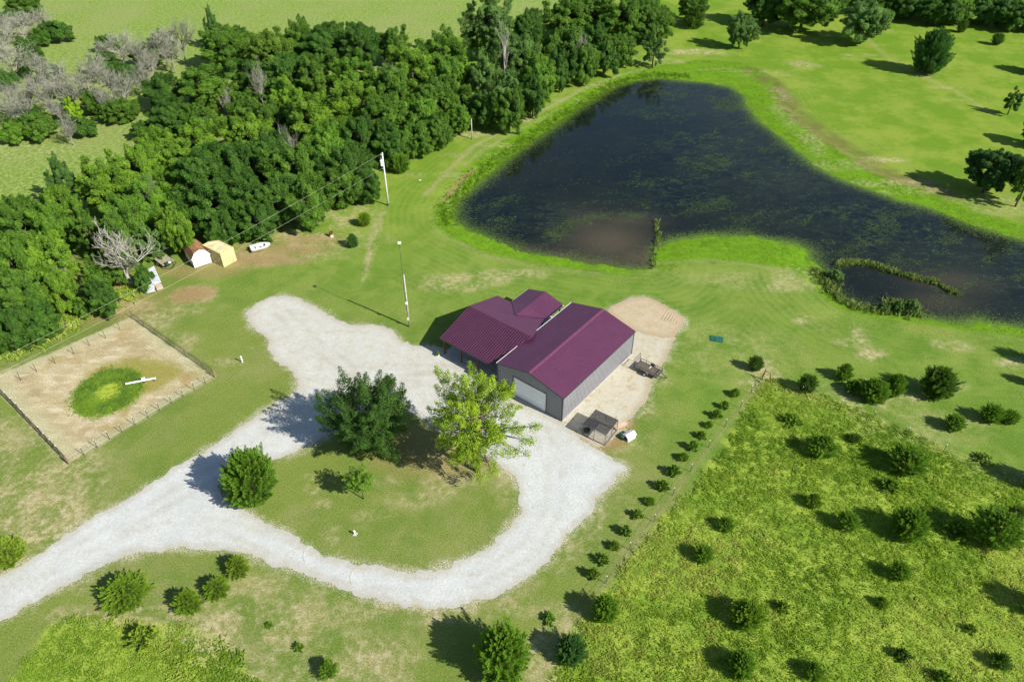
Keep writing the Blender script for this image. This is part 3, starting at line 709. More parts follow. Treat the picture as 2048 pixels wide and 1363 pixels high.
t = NT("bark"); n1 = t.noise(4, 5, .7, vec=t.mapping((3, 3, .6))); M_BARK = t.fin(t.mix(t.ss(n1, .3, .7), (.075, .055, .040), (.19, .16, .125)), .95, spec=.1)
t = NT("pale_dead_wood"); n1 = t.noise(3, 4, .7, vec=t.mapping((3, 3, .6))); M_DEAD = t.fin(t.mix(t.ss(n1, .3, .7), (.26, .25, .205), (.44, .43, .36)), .9, spec=.1)
t = NT("grey_twigs"); n1 = t.noise(1.2, 4, .7); M_TWIG = t.fin(t.mix(t.ss(n1, .3, .7), (.19, .19, .145), (.34, .34, .27)), .95, spec=.05)

KIND = {}
def kind(key, zbase, r0, seed, **kw):
    m, C = crown_mesh(key + "_crown", seed, **kw)
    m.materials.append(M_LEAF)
    b = limbs(C, zbase, r0, seed + 100); tm = b.build("tmp", M_BARK, smooth=True); tr = tm.data; bpy.data.objects.remove(tm)
    KIND[key] = (m, tr, zbase, kw.get('height', 1.0))
kind('round_a', -1.25, .05, 1, puffs=160, per=400, leaf=.029, height=1.0, prad=(.13, .25), low=-.9, rough=.34)
kind('round_b', -1.25, .05, 2, puffs=150, per=400, leaf=.030, height=1.12, rough=.45, prad=(.12, .26), low=-.9)
kind('round_c', -1.3, .05, 3, puffs=130, per=400, leaf=.031, height=.98, rough=.5, prad=(.14, .28), gaps=.35, low=-.9)
kind('tall_a', -1.6, .05, 4, puffs=150, per=360, leaf=.031, height=1.5, rough=.45, prad=(.12, .25), gaps=.25, low=-.9)
kind('airy', -1.6, .05, 5, puffs=85, per=190, leaf=.036, height=1.15, rough=.55, prad=(.10, .2), gaps=.5, hollow=.35)
kind('small', -1.3, .06, 6, puffs=60, per=210, leaf=.060, height=1.2, rough=.4, prad=(.14, .26))
def bush_mesh():
    m, C = crown_mesh("bush_crown", 17, puffs=70, per=220, leaf=.050, height=.8, rough=.45, prad=(.15, .3), low=-.4); m.materials.append(M_LEAF)
    b = MB()
    for i in range(7):
        a = i * .9; b.tube([(0, 0, -.75), (.2 * math.cos(a), .2 * math.sin(a), -.2), (.5 * math.cos(a), .5 * math.sin(a), .3)], [.04, .03, .01], 5)
    tm = b.build("tmp", M_BARK); tr = tm.data; bpy.data.objects.remove(tm); KIND['bush'] = (m, tr, -.75, .8)
bush_mesh()

COLS = {'yg': (1.45, 1.40, .9), 'lg': (1.15, 1.25, .9), 'mg': (.92, 1.0, .8), 'dg': (.62, .78, .72), 'bg': (.85, .98, 1.5), 'wg': (1.1, 1.1, 1.9), 'oliv': (1.15, 1.05, .9)}
def place_tree(k, cx, cy, rpx, H, col, label, group=None, lone=None, cat="tree", name="leafy_tree", jit=.08):
    """crown centre seen at (cx, cy) with radius rpx; H tree height"""
    m, tr, zb, hh = KIND[k]
    zc = H * (.52 if k != 'bush' else .5)
    P = G(cx, cy, zc); R_ = rpx * MPP(cx, cy, zc)
    if lone is not None:
        P = G(*lone); zc = H * .55
    sz = max((H - zc) / hh, .2)
    if k == 'bush': sz = H / (2 * hh)
    P = np.array([P[0], P[1], 0.0]); 
    # the trunk mesh reaches from zbase (unit) to the crown: scale so it meets the ground
    r = thing(name, label, cat, (P[0], P[1], -.1), R.uniform(0, 6.28), group)
    c = bpy.data.objects.new("crown", m); COL.objects.link(c); c.parent = r
    c.location = (0, 0, zc); c.scale = (R_, R_ * R.uniform(.92, 1.08), sz); j = 1 + R.uniform(-jit, jit)
    q = COLS[col] if isinstance(col, str) else col
    c.color = (q[0] * j, q[1] * j, q[2] * j, 1)
    s = bpy.data.objects.new("trunk", tr); COL.objects.link(s); s.parent = r
    s.location = (0, 0, zc); s.scale = (R_, R_, max(zc / -zb, .1))
    if k != 'bush':
        # limbs above the crown centre follow the crown height
        s.scale[2] = zc / -zb
    return r

# --- eastern red cedars: pointed sprays set on radiating branches
def cedar_mesh(name, seed, nb=150, spr=60, prof=None, L=.03, up=.8, rag=.25, w=.26, pl=.26, pw=.30, inner=.45):
    """unit height, width one; pointed plumes of needle sprays set round the stem"""
    st = np.random.default_rng(seed); P = []; D = []; T = []; S = []
    for i in range(nb):
        u = (i + .5) / nb; u = u ** 1.1; az = i * 2.399963 + st.uniform(-.35, .35)
        ro = prof(u) * .5 * (1 + st.uniform(-rag, rag * .7)); z = .03 + u * .80
        a3 = np.array([math.cos(az), math.sin(az), 0.])
        ax = a3 * (1 - .55 * u) + np.array([0, 0, up * (.55 + .9 * u)]) + st.normal(0, .12, 3); ax /= np.linalg.norm(ax)
        o0 = a3 * ro * inner; o0[2] = z; ln_ = max(.07, (ro * (1 - inner) + pl * .35)) * st.uniform(.8, 1.25)
        k = int(spr * (.5 + ln_ * 3)); s = st.uniform(0, 1, k) ** .8
        d = rand_dirs(k); d = d - ax * (d * ax).sum(1)[:, None]; d /= np.linalg.norm(d, axis=1)[:, None] + 1e-9
        wd = ln_ * pw * np.clip(1.05 - s, .05, 1) * np.clip(s * 4, .4, 1) * st.uniform(.4, 1, k)
        pos = o0 + ax * (s * ln_)[:, None] + d * wd[:, None]
        dd = ax * .9 + d * .65 + st.normal(0, .2, (k, 3)); t0 = st.uniform(-.22, .22)
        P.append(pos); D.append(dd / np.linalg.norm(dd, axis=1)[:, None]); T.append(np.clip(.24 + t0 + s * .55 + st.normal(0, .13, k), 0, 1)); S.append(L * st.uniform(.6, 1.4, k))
    P = np.concatenate(P); D = np.concatenate(D); T = np.concatenate(T); S = np.concatenate(S)[:, None]
    a = rand_dirs(len(P)); a = np.cross(D, a); a /= np.linalg.norm(a, axis=1)[:, None] + 1e-9
    V = np.stack([P - D * S * .4, P + a * S * w, P + D * S, P - a * S * w], 1).reshape(-1, 3)
    return np_mesh(name, V, np.arange(len(V)).reshape(-1, 4), dict(tint=np.repeat(T, 4)))
cone = lambda u: (1 - u) ** .75 * (.7 + .6 * min(1, u * 5))
ball = lambda u: max(.05, math.sin(math.pi * min(1, (u * .86 + .12))) ** .7)
CED = {}
def ced(key, **kw):
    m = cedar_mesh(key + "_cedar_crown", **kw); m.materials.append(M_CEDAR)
    b = MB(); b.tube([(0, 0, -.01), (.004, 0, .4), (0, .004, .93)], [.030, .020, .004], 6)
    for i in range(26):
        u = .08 + i * .03; az = i * 2.4; r = kw.get('prof', cone)(u) * .42
        b.tube([(0, 0, u), (r * math.cos(az), r * math.sin(az), u + r * .3)], [.008, .002], 4, cap=False)
    tm = b.build("tmp", M_BARK); tr = tm.data; bpy.data.objects.remove(tm); CED[key] = (m, tr)
ced('cone', seed=1, nb=190, spr=150, prof=cone, L=.024, rag=.25)
ced('ball', seed=2, nb=250, spr=160, prof=ball, L=.022, rag=.26, pl=.2)
ced('dense', seed=3, nb=380, spr=240, prof=lambda u: ball(u) * (1.08 - .4 * u), L=.0165, rag=.28, pw=.34, pl=.2)
ced('fir', seed=4, nb=85, spr=230, prof=cone, L=.034, rag=.22, up=.30, pw=.26, pl=.2)
ced('fir', seed=6, nb=320, spr=220, prof=cone, L=.0165, rag=.2, up=.5, pl=.16, pw=.3)
ced('sprig', seed=5, nb=34, spr=80, prof=cone, L=.085, rag=.45, up=.7, pl=.4)
CCOL = {'d': (.85, .95, .9), 'm': (1.30, 1.38, .95), 'y': (1.75, 1.5, 1.1), 'o': (1.45, 1.40, .85), 'b': (.68, .92, 1.5), 'h': (1.0, 1.12, .8)}
def cedar(k, x, y, rpx, asp, col, label, group=None, name="cedar_tree", base=None, cat="tree"):
    """(x, y): centre of the foliage in the photo, rpx its half width; asp = height / width"""
    m, tr = CED[k]; W = (1.9 if k in ('fir', 'dense') else 1.72) * rpx * MPP(x, y, 1.0); H = W * asp
    P = G(x, y, H * .42) if base is None else G(*base)
    r = thing(name, label, cat, (P[0], P[1], -.03), R.uniform(0, 6.28), group)
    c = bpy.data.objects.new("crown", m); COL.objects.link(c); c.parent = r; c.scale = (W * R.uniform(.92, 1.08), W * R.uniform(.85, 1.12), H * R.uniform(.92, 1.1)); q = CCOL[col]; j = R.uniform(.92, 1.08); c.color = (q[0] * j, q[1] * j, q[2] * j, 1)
    s = bpy.data.objects.new("trunk", tr); COL.objects.link(s); s.parent = r; s.scale = (H, H, H)
    return r

# --- leafless trees
def bare_mesh(seed, n1=9, depth=4, spread=.55, r0=.028, thin=.0017):
    st = random.Random(seed); b = MB()
    def grow(p, d, L, r, k):
        m_ = p + d * L * .5 + Vector((st.uniform(-1, 1), st.uniform(-1, 1), st.uniform(-.3, .6))) * L * .09; e = p + d * L + Vector((st.uniform(-1, 1), st.uniform(-1, 1), st.uniform(-.2, .8))) * L * .12
        r1 = max(thin, r * .55)
        b.tube([p, m_, e], [r, (r + r1) / 2, r1], 5 if k < 2 else 3, cap=False)
        if k >= depth: return
        for i in range(4 if k else n1):
            u = st.uniform(.35, 1.0) if k else st.uniform(.35, 1.0); q = p.lerp(m_, u * 2) if u < .5 else m_.lerp(e, u * 2 - 1)
            a = Vector((st.uniform(-1, 1), st.uniform(-1, 1), st.uniform(-.25, .7))).normalized()
            dd = (d * (1 - spread * .6) + a * spread * 1.15).normalized(); grow(q, dd, L * st.uniform(.45, .72) * (1.25 if k == 0 else 1), max(thin, r * .5), k + 1)
    grow(Vector((0, 0, 0)), Vector((0, 0, 1)), .42, r0, 0)
    return b
BARE = []
for sd_ in (11, 23, 37):
    tm = bare_mesh(sd_, n1=13, depth=4, spread=.55, r0=.022, thin=.0015).build("bare_branches", M_TWIG); BARE.append(tm.data); bpy.data.objects.remove(tm)
def bare_tree(x, y, H, wscale, label, v, group="leafless grey trees at the upper left", mat=None):
    P = G(x, y, H * .45)
    o = link("bare_tree", BARE[v % 3], None); o.location = (P[0], P[1], -.1); o.rotation_euler.z = R.uniform(0, 6.28); o.scale = (H * wscale, H * wscale, H)
    return tag(o, label, "tree", group)

BELT = "trees of the woodland belt"
def crop(ox, oy, s=2.926): return lambda x, y: (ox + x / s, oy + y / s)
c1 = crop(0, 0); c2 = crop(680, 0); c3 = crop(1348, 0); c4 = crop(0, 440)
F = [  # kind, (x, y), radius px, height, colour, label
 (c1,'round_a',100,1290,140,8.5,'mg',"mid green tree at the far left end of the woodland belt, beside the pale meadow"),
 (c1,'round_c',340,1250,115,9,'yg',"yellow-green tree left of the bluish narrow tree at the meadow edge"),
 (c1,'tall_a',360,1060,75,9,'bg',"narrow bluish green tree rising alone over the meadow edge of the belt"),
 (c1,'round_b',620,1100,160,9.5,'yg',"broad bright yellow-green tree right of the narrow bluish tree"),
 (c1,'round_c',760,1290,130,9,'lg',"fresh green tree behind the big leafless tree by the white shed"),
 (c1,'round_b',880,1180,130,9.5,'lg',"light green tree in the front row left of the darkest big crown"),
 (c1,'round_b',800,1000,120,9.5,'yg',"yellowish tree with a rounded top behind the darkest big crown"),
 (c1,'round_a',950,900,140,9.5,'yg',"bright yellow-green crown nearest to the inlet of pale meadow"),
 (c1,'round_b',1190,850,150,9.5,'yg',"yellow-green crown just above the darkest big crown"),
 (c1,'round_a',1200,1020,175,10,'dg',"large dark green crown in the front row above the white shed"),
 (c1,'round_b',1230,1210,175,9,'dg',"dark green tree directly behind the yellow container"),
 (c1,'round_c',1390,1000,120,10,'dg',"dark crown touching the right side of the large dark front crown"),
 (c1,'round_b',1440,1180,140,9,'dg',"dark tree overhanging the white boat"),
 (c1,'round_c',1480,790,130,9,'yg',"low yellow-green crown between the feathery tree and the dark ones"),
 (c1,'round_a',1580,930,135,10,'dg',"dark round crown midway along the middle of the belt"),
 (c1,'round_b',1720,1010,150,10,'mg',"mid green crown under the two power lines"),
 (c1,'round_a',1620,1180,140,8.5,'dg',"dark tree at the mown edge right of the white boat"),
 (c1,'round_c',1800,1180,140,9,'mg',"mid green tree at the mown edge above the brown soil"),
 (c1,'round_b',1840,700,175,10.5,'yg',"large sunlit yellow-green crown in the centre of the belt"),
 (c1,'tall_a',1700,620,110,11,'yg',"pointed yellow-green crown left of the large sunlit one"),
 (c1,'round_a',1900,880,140,10,'lg',"light green crown below the large sunlit one"),
 (c1,'round_b',1990,1000,120,9,'dg',"shaded crown left of the transformer pole"),
 (c1,'round_a',1900,270,150,10,'dg',"dark round crown at the back of the belt against the meadow"),
 (c1,'round_b',1740,250,120,10.5,'mg',"back row crown third from the lone small top"),
 (c1,'round_c',1580,300,130,10,'oliv',"olive-yellow crown in the back row near the small lone top"),
 (c1,'round_a',1330,270,150,10,'mg',"back row crown beneath the small lone top"),
 (c1,'tall_a',1240,165,42,10,'bg',"small lone treetop sticking up at the back of the belt"),
 (c1,'round_b',1220,500,160,9,'mg',"feathery mid green tree left of the dark hollow"),
 (c1,'round_c',950,540,110,8,'dg',"dark feathery tree next to the leafless grey trees"),
 (c1,'round_a',1000,690,130,7.5,'dg',"low dark tree at the tip of the meadow inlet"),
 (c1,'airy',1330,600,130,8,'oliv',"thin olive tree with bare limbs showing above the dark hollow"),
 (c1,'round_b',1490,480,130,9,'dg',"dark crown behind the hollow in the middle of the belt"),
 (c1,'round_a',1690,440,145,10,'dg',"dark green crown in the second row from the back"),
 (c1,'round_b',1850,450,125,10,'mg',"mid green crown in the second row left of the cottonwood"),
 (c1,'round_c',1450,650,110,8,'mg',"small crown filling the gap right of the thin olive tree"),
 (c1,'round_c',1180,700,110,7,'mg',"low green tree above the bright crowns by the meadow inlet"),
 (c1,'bush',860,760,85,3.5,'dg',"dark low bush at the corner of the meadow inlet"),
 (c1,'round_a',860,320,90,6,'dg',"dark green tree among the leafless trees, upper one"),
 (c1,'round_b',610,360,80,5,'bg',"bluish green tree at the left of the leafless thicket"),
 (c1,'round_c',720,430,90,5,'dg',"dark green tree deep in the leafless thicket"),
 (c1,'round_c',560,600,80,5,'mg',"green tree under pale branches left of the thicket centre"),
 (c1,'round_c',730,640,90,5,'mg',"low green tree at the foot of the forked pale trunk"),
 (c1,'bush',480,745,80,3.6,'dg',"dark green bush right of the small yellow tree"),
 (c1,'bush',240,745,95,4.6,'mg',"round green bush left of the small yellow tree"),
 (c1,'bush',80,775,85,3.6,'lg',"pale green bush at the left frame edge under the leafless trees"),
 (c1,'tall_a',425,660,42,6,(2.6,2.2,.9),"small bright yellow leafy tree in front of the leafless trees"),
 (c1,'bush',330,190,80,5,'dg',"dark bush at the right end of the far upper-left thicket"),
 (c1,'bush',250,215,60,4,'dg',"dark low bush left of the one at the end of the upper-left thicket"),
 (c1,'round_a',130,30,110,7,'mg',"green round tree behind the far upper-left thicket"),
 (c1,'bush',150,390,60,4,'dg',"dark bush between leafless trees at the left edge"),
 (c1,'bush',50,480,60,4,'bg',"bluish bush at the foot of the leftmost pale trunk"),
 (c1,'round_c',200,330,50,5,'dg',"thin dark cedar-like tree between two leafless crowns at the left"),
 (c1,'round_b',1500,1300,110,6.5,'dg',"low dark tree overhanging the stern of the white boat"),
 (c1,'round_c',1290,1345,75,6.5,'dg',"dark low tree covering the back of the yellow container"),
 (c1,'round_a',1600,690,110,8,'mg',"mid green crown filling the hollow left of the large sunlit one"),
 (c1,'bush',960,250,70,5,'dg',"dark bush between the pale stems of the right leafless trees"),
 (c1,'bush',620,260,60,4,'dg',"dark bush at the upper left foot of the leafless trees"),
 (c1,'bush',180,700,70,3.6,'dg',"dark bush between the pale green and the round green bush"),
 (c1,'bush',300,430,60,4,'dg',"dark bush in the middle of the grey thicket"),
 (c1,'bush',640,660,70,4,'mg',"green bush under the leafless trees near the meadow inlet"),
 (c1,'bush',400,640,60,4,'dg',"dark bush directly behind the small yellow tree"),
 (c1,'bush',70,110,80,4,'bg',"bluish bush on the left frame edge in the upper-left thicket"),
 (c1,'bush',160,260,60,3,'dg',"dark bush at the lower edge of the upper-left thicket"),
 (c2,'round_a',110,260,150,10.5,'dg',"dark back row crown left of the pale meadow corner"),
 (c2,'round_b',320,270,95,9,'mg',"back row crown below the open pale meadow left of the cottonwood"),
 (c2,'round_b',420,430,140,11,'yg',"bright crown in the back half of the belt left of the cottonwood"),
 (c2,'round_b',590,330,145,11,'lg',"tall light green crown next to the big cottonwood"),
 (c2,'round_c',650,460,120,10,'lg',"light green crown touching the cottonwood's dark gap"),
 (c2,'round_a',560,590,130,10,'mg',"mid green crown behind the short wooden post"),
 (c2,'round_c',280,520,130,10,'mg',"mid green crown up the slope from the transformer pole"),
 (c2,'round_b',90,470,120,10,'lg',"light crown left of the centre line of the belt"),
 (c2,'round_b',110,620,135,10,'yg',"yellow-green crown behind the transformer pole"),
 (c2,'round_a',280,690,130,9.5,'mg',"mid green crown up right of the transformer"),
 (c2,'round_c',450,690,130,9,'lg',"sunlit crown in the front row above the small flag sign"),
 (c2,'round_b',670,600,100,9,'mg',"front crown directly left of the dark gap at the dirt patch"),
 (c2,'round_b',90,820,120,9,'dg',"dark crown just left of the transformer"),
 (c2,'round_a',280,840,110,8,'dg',"dark front tree right of the transformer pole top"),
 (c2,'round_c',420,820,95,7.5,'mg',"low front tree above the lone edge shrub"),
 (c2,'round_a',570,770,95,7.5,'mg',"low green tree beside the brown dirt patch at the wood's edge"),
 (c2,'round_b',690,690,75,6.5,'lg',"small fresh green tree left of the short wooden post"),
 (c2,'round_a',90,980,115,8,'dg',"dark tree behind the foot of the transformer pole"),
 (c2,'round_b',150,1090,85,6.5,'dg',"low dark tree at the mown edge left of the transformer pole"),
 (c2,'round_c',30,1080,110,7.5,'mg',"mid green tree at the mown edge left of the power wires"),
 (c2,'tall_a',870,140,140,17,'wg',"tall grey-green cottonwood standing above all other trees"),
 (c2,'airy',950,330,110,13,'wg',"grey-green cottonwood crown with pale limbs showing"),
 (c2,'tall_a',830,480,95,11,'wg',"grey-green leafy column on the cottonwood's lower left"),
 (c2,'round_c',980,540,110,9,'wg',"greyish crown low in front of the cottonwood"),
 (c2,'round_a',850,640,90,8,'dg',"dark low tree right of the dirt patch"),
 (c2,'round_b',990,650,90,9,'mg',"low green tree where the dam track meets the wood"),
 (c2,'round_c',1080,330,105,11,'wg',"greyish green crown right of the leaning dead trunk"),
 (c2,'round_b',1160,470,120,11,'lg',"fresh green crown beside the dam track"),
 (c2,'round_a',1100,180,85,11,'dg',"dark crown right behind the leaning dead trunk"),
 (c2,'round_b',1310,110,125,11,'mg',"mid green crown right of the cottonwood against the meadow"),
 (c2,'round_a',1480,80,135,11,'mg',"round crown at the top edge left of the far lawn"),
 (c2,'round_b',1660,120,130,11,'mg',"large round crown at the top edge above the willow"),
 (c2,'round_c',1300,300,110,12,'mg',"middle crown above the dam track"),
 (c2,'round_b',1460,260,110,9.5,'dg',"dark crown with a bare patch above the dam track"),
 (c2,'round_a',1620,290,105,8,'mg',"crown left of the willow, overhanging the dam"),
 (c2,'round_b',1290,410,85,9.5,'dg',"low dark tree lining the dam track, second one up"),
 (c2,'round_c',1430,370,80,9.5,'mg',"low tree lining the dam track, third one up"),
 (c2,'round_c',1130,560,80,9,'dg',"low dark tree lining the dam track, lowest one"),
 (c2,'bush',1550,355,75,7,'dg',"dark shrub lining the dam track, nearest to the willow"),
 (c2,'round_a',1830,130,110,10,'mg',"crown at the right end of the belt above the willow"),
 (c2,'round_b',1760,30,100,11,'mg',"crown cut by the top edge at the right end of the belt"),
 (c2,'airy',1840,280,80,9,'wg',"loose grey-green willow at the near end of the dam"),
 (c3,'round_b',110,40,85,8,'mg',"green round tree at the corner of the far lawn"),
 (c4,'round_b',110,70,140,9,'mg',"mid green tree on the left frame edge beside the meadow"),
 (c4,'round_c',320,40,120,9,'lg',"light green crown behind the fallen white limb"),
 (c4,'round_b',90,280,130,8.5,'lg',"light crown on the left frame edge below the meadow"),
 (c4,'round_c',270,230,120,8.5,'yg',"yellow-green crown in front of the fallen white limb"),
 (c4,'airy',500,60,110,8.5,'mg',"thin green crown left of the big leafless tree"),
 (c4,'round_c',340,400,100,7.5,'yg',"yellow-green crown left of the dark gap with pale snags"),
 (c4,'round_b',130,460,125,8,'mg',"mid green crown above the lagoon's upper left fence"),
 (c4,'round_a',210,590,110,6.5,'dg',"dark tree nearest to the upper side of the fenced lagoon"),
 (c4,'round_b',60,640,110,6.5,'dg',"dark tree on the left frame edge above the lagoon fence"),
 (c4,'round_a',600,455,95,5.5,'dg',"dark green tree just left of the roofing sheets"),
 (c4,'bush',560,370,80,4.5,'mg',"green bush beside the dark gap with pale snags"),
 (c4,'airy',640,280,110,6,'mg',"thin pale green tree left of the big leafless tree"),
 (c4,'bush',840,340,55,3.6,'dg',"small dark cedar bush overlapping the roofing sheets"),
 (c4,'airy',870,130,80,7,'wg',"loose greyish tree behind the old flat trailer"),
 (c4,'round_c',1040,60,95,8.5,'yg',"bright green tree hanging over the white shed roof"),
 (c4,'round_b',700,110,110,9,'mg',"green tree directly behind the big leafless tree"),
 (c4,'bush',500,500,65,2.8,'mg',"low bush right of the dark tree by the lagoon fence"),
]
for f, k, x, y, r, H, col, lab in F:
    px, py = f(x, y)
    bush = k == 'bush'
    if H < 7.8 and not bush and k == 'round_a': pass
    place_tree(k, px, py, r / 2.926, H, col, lab, BELT, cat="bush" if bush else "tree", name="green_bush" if bush else "leafy_tree")
# a pair of crowns form the dark floor of the belt further back
BL = [
 (60,360,120,8.5,"leafless tree at the left frame edge, tallest of the pale ones"),(30,130,100,7,"leafless tree in the upper-left thicket on the frame edge"),(110,170,100,7,"leafless tree in the middle of the upper-left thicket"),
 (230,130,90,6.5,"leafless tree in the upper-left thicket nearest the open meadow"),(150,560,110,7.5,"leafless tree behind the pale green bush at the left edge"),(50,620,100,7,"leafless tree just above the pale green bush at the left edge"),
 (270,560,100,8,"leafless tree in the centre of the grey thicket, left one"),(330,480,100,7.5,"leafless tree further back in the grey thicket"),(400,560,100,7.5,"leafless tree behind the small yellow tree"),(500,470,100,7,"leafless tree right of centre in the grey thicket"),
 (240,400,80,6.5,"leafless tree with a forked pale stem in the gap of the thicket"),(690,290,90,8,"leafless tree rising from the dark green trees, left one"),(800,330,80,7.5,"leafless tree rising from the dark green trees, middle one"),
 (940,270,90,8.5,"leafless tree rising from the dark green trees, right one"),(1050,230,80,9.5,"tallest leafless tree against the upper meadow"),(720,540,80,7,"leafless forked tree with a pale trunk near the meadow inlet"),(830,470,80,6.5,"leafless brownish tree beside the dark feathery tree"),
 (640,480,80,6.5,"leafless tree with drooping brown twigs"),(560,400,70,6.5,"leafless tree on the left flank of the dark green trees"),(400,760,60,5.5,"leafless tree with drooping branches beside the small yellow tree"),(610,600,60,6,"leafless white-stemmed tree right of the small yellow tree"),(1000,330,70,7,"leafless tree leaning in front of the tallest leafless tree"),
 (120,650,90,6.5,"leafless tree behind the round green bush"),(880,390,70,7,"leafless tree right in front of the upper dark green tree"),(10,250,90,7.5,"leafless tree cut by the left frame edge below the thicket"),(340,650,80,6,"leafless tree just left of the small yellow tree")]
for i, (x, y, r, H, lab) in enumerate(BL):
    px, py = c1(x, y); bare_tree(px, py, H * 1.3, r / 2.926 * MPP(px, py, 3) * 3.1 / (H * 1.3), lab, i)
# big leafless tree by the sheds, dead snags
def big_bare(x, y, H, w, name, label, seed, mat, lean=(0, 0), n1=7, depth=4, sp=.6, thin=.0025):
    b = bare_mesh(seed, n1=n1, depth=depth, spread=sp, r0=.034, thin=thin); o = b.build(name, mat, smooth=True)
    P = G(x, y); o.location = (P[0], P[1], -.1); o.scale = (w, w, H); o.rotation_euler = (lean[0], lean[1], R.uniform(0, 6)); return tag(o, label, "tree")
big_bare(262, 568, 12.5, 12, "dead_tree", "big leafless tree with pale spreading limbs left of the flat trailer", 5, M_DEAD, n1=7, depth=4, sp=.55, thin=.0016)
big_bare(1012, 190, HT((1012, 190), (1042, 20)), 7, "dead_tree", "bone white dead trunk leaning out of the treetops beside the cottonwood", 9, M_DEAD, lean=(.05, .12), n1=5, depth=3, sp=.4)
for (x, y, H, w, s, lab) in [(140, 580, 5, 4, 41, "pale snag in the dark gap above the lagoon fence"), (165, 605, 4.5, 4, 43, "broken pale snag right of the dark gap above the lagoon fence"), (190, 500, 6, 6, 47, "tangled brown dead tree left of the big leafless tree"),
                        (118, 625, 4, 2, 49, "white bare trunk at the wood's edge above the lagoon"), (150, 470, 7, 5, 53, "fallen white limb lying in the treetops at the left")]:
    big_bare(x, y, H, w, "dead_tree", lab, s, M_DEAD, n1=5, depth=3)

for i, (x, y, H, lab) in enumerate([(1700,900,9.5,"thin pale snag poking out of the crowns above the power lines"),(1330,640,8.5,"pale tangle of bare limbs in the dark hollow of the belt"),(880,1190,9,"pale bare stem showing between the yellow-green front crowns"),(1520,520,10,"thin bare treetop behind the dark hollow of the belt"),(3400,330,11,"bare twiggy patch among the crowns above the dam track"),(2300,500,10,"thin pale stem between the sunlit crowns left of the cottonwood")]):
    px, py = c1(x, y); bare_tree(px, py, H * 1.2, .42, lab, i, group="pale snags inside the woodland belt")
# far lawn trees
LT = "trees scattered on the far lawn"
def lone(k, base, top, rpx, col, label, group=None, cpt=None, name="leafy_tree"):
    H = HT(base, top); cy = (base[1] + top[1]) / 2
    return place_tree(k, base[0], cy, rpx, H, col, label, group, lone=base, name=name)
lone('round_c', (1477,98), (1492,27), 29, 'wg', "slim grey-green tree with a visible trunk above the pond's sandy shore", LT)
lone('round_a', (1525,52), (1520,-36), 44, 'dg', "round dark tree on the far lawn right of the shadow by the slim tree", LT)
lone('round_b', (1600,62), (1608,-34), 58, 'mg', "broad tree on the far lawn casting the widest shadow", LT)
lone('round_c', (1719,88), (1742,0), 46, 'wg', "open-crowned tree with a leaning dark trunk on the far lawn", LT)
cedar('dense', 1846, 104, 40, 1.15, 'b', "dense dark green tree standing alone on the upper right lawn", LT, base=(1850,146))
lone('round_a', (1966,384), (1975,300), 50, (.42,.60,.75), "round very dark tree by the pond's right shore", LT)
lone('airy', (2030,413), (2046,300), 32, 'mg', "slender tree at the right frame edge beside the round dark tree", LT)
lone('small', (2015,229), (2030,180), 17, 'mg', "little tree with a thin trunk on the right lawn", LT)
i = 0
for x, y, r, H, col, lab in [(1668,6,30,8,'mg',"tree in the top edge row just right of the broad lawn tree"),(1720,-8,34,9,'wg',"pale greyish tree in the top edge row behind the open-crowned tree"),(1765,2,32,8,'mg',"tree in the top edge row right of the open-crowned tree"),(1810,8,32,8,'dg',"dark tree in the top edge row above the small shrub's left"),(1850,-5,34,9,'mg',"tree in the top edge row above the lone dark tree"),
        (1880,18,34,8.5,'dg',"dark tree in the top edge row at the foot of a long shadow"),(1912,15,34,9,'lg',"bright green tree in the top edge row"),(1950,10,34,8,'dg',"dark tree in the top edge row right of the bright green one"),(1985,22,34,8,'bg',"bluish tree in the top edge row with a pale limb"),(2025,28,36,8,'dg',"dark tree in the top edge row at the right corner"),(2070,30,36,8,'mg',"tree just beyond the top right corner"),(1990,-20,34,9,'mg',"rear tree at the top right"),(1640,-22,36,9,'mg',"rear tree at the top right of the broad lawn tree"),(1790,-35,40,9,'mg',"rear tree beyond the top edge row"),(1550,-40,40,9,'mg',"rear tree beyond the far lawn")]:
    place_tree(('round_a', 'round_b', 'round_c')[i % 3], x, y, r, H, col, lab, "trees along the top right edge"); i += 1
cedar('ball', 1925, 54, 12, 1.2, 'd', "small dark shrub below the top right tree row", name="cedar_shrub", cat="shrub")
cedar('ball', 1996, 79, 13, 1.1, 'd', "small round cedar shrub alone on the upper right lawn", name="cedar_shrub", cat="shrub")
for x, y, r, H, lab in [(1800,612,12,1.4,"leafy green waterside bush on the lower rim of the small pool, left one"),(1825,614,15,1.9,"taller leafy waterside bush at the right end of the small pool's lower rim"),(1770,612,10,1.0,"low waterside bush in the middle of the small pool's lower rim"),(1672,548,14,1.3,"low leafy bush at the left rim of the small pool")]:
    place_tree('bush', x, y, r, H, 'wg', lab, "bushes on the rim of the small pool", cat="bush", name="green_bush")
cedar('cone', 1389, 36, 22, 1.2, 'd', "dark cedar in front of the trees at the far lawn corner")
cedar('ball', 801, 328, 22, 1.1, 'm', "round cedar at the wood's edge right of the transformer pole")
for x, y, H, lab in [(2085,122,6,"tree beyond the right frame edge casting the uppermost shadow"),(2078,262,6,"tree beyond the right frame edge below the little tree")]:
    place_tree('round_a', x, y, 26, H, 'dg', lab)
for x, y, r, lab in [(2078,708,24,"cedar beyond the right frame edge near the pond"),(2072,758,18,"cedar beyond the right frame edge above the pair"),(2095,955,34,"cedar beyond the right frame edge below the pair"),(2092,1205,36,"cedar beyond the right frame edge low in the meadow")]:
    cedar('ball', x, y, r, 1.2, 'd', lab)

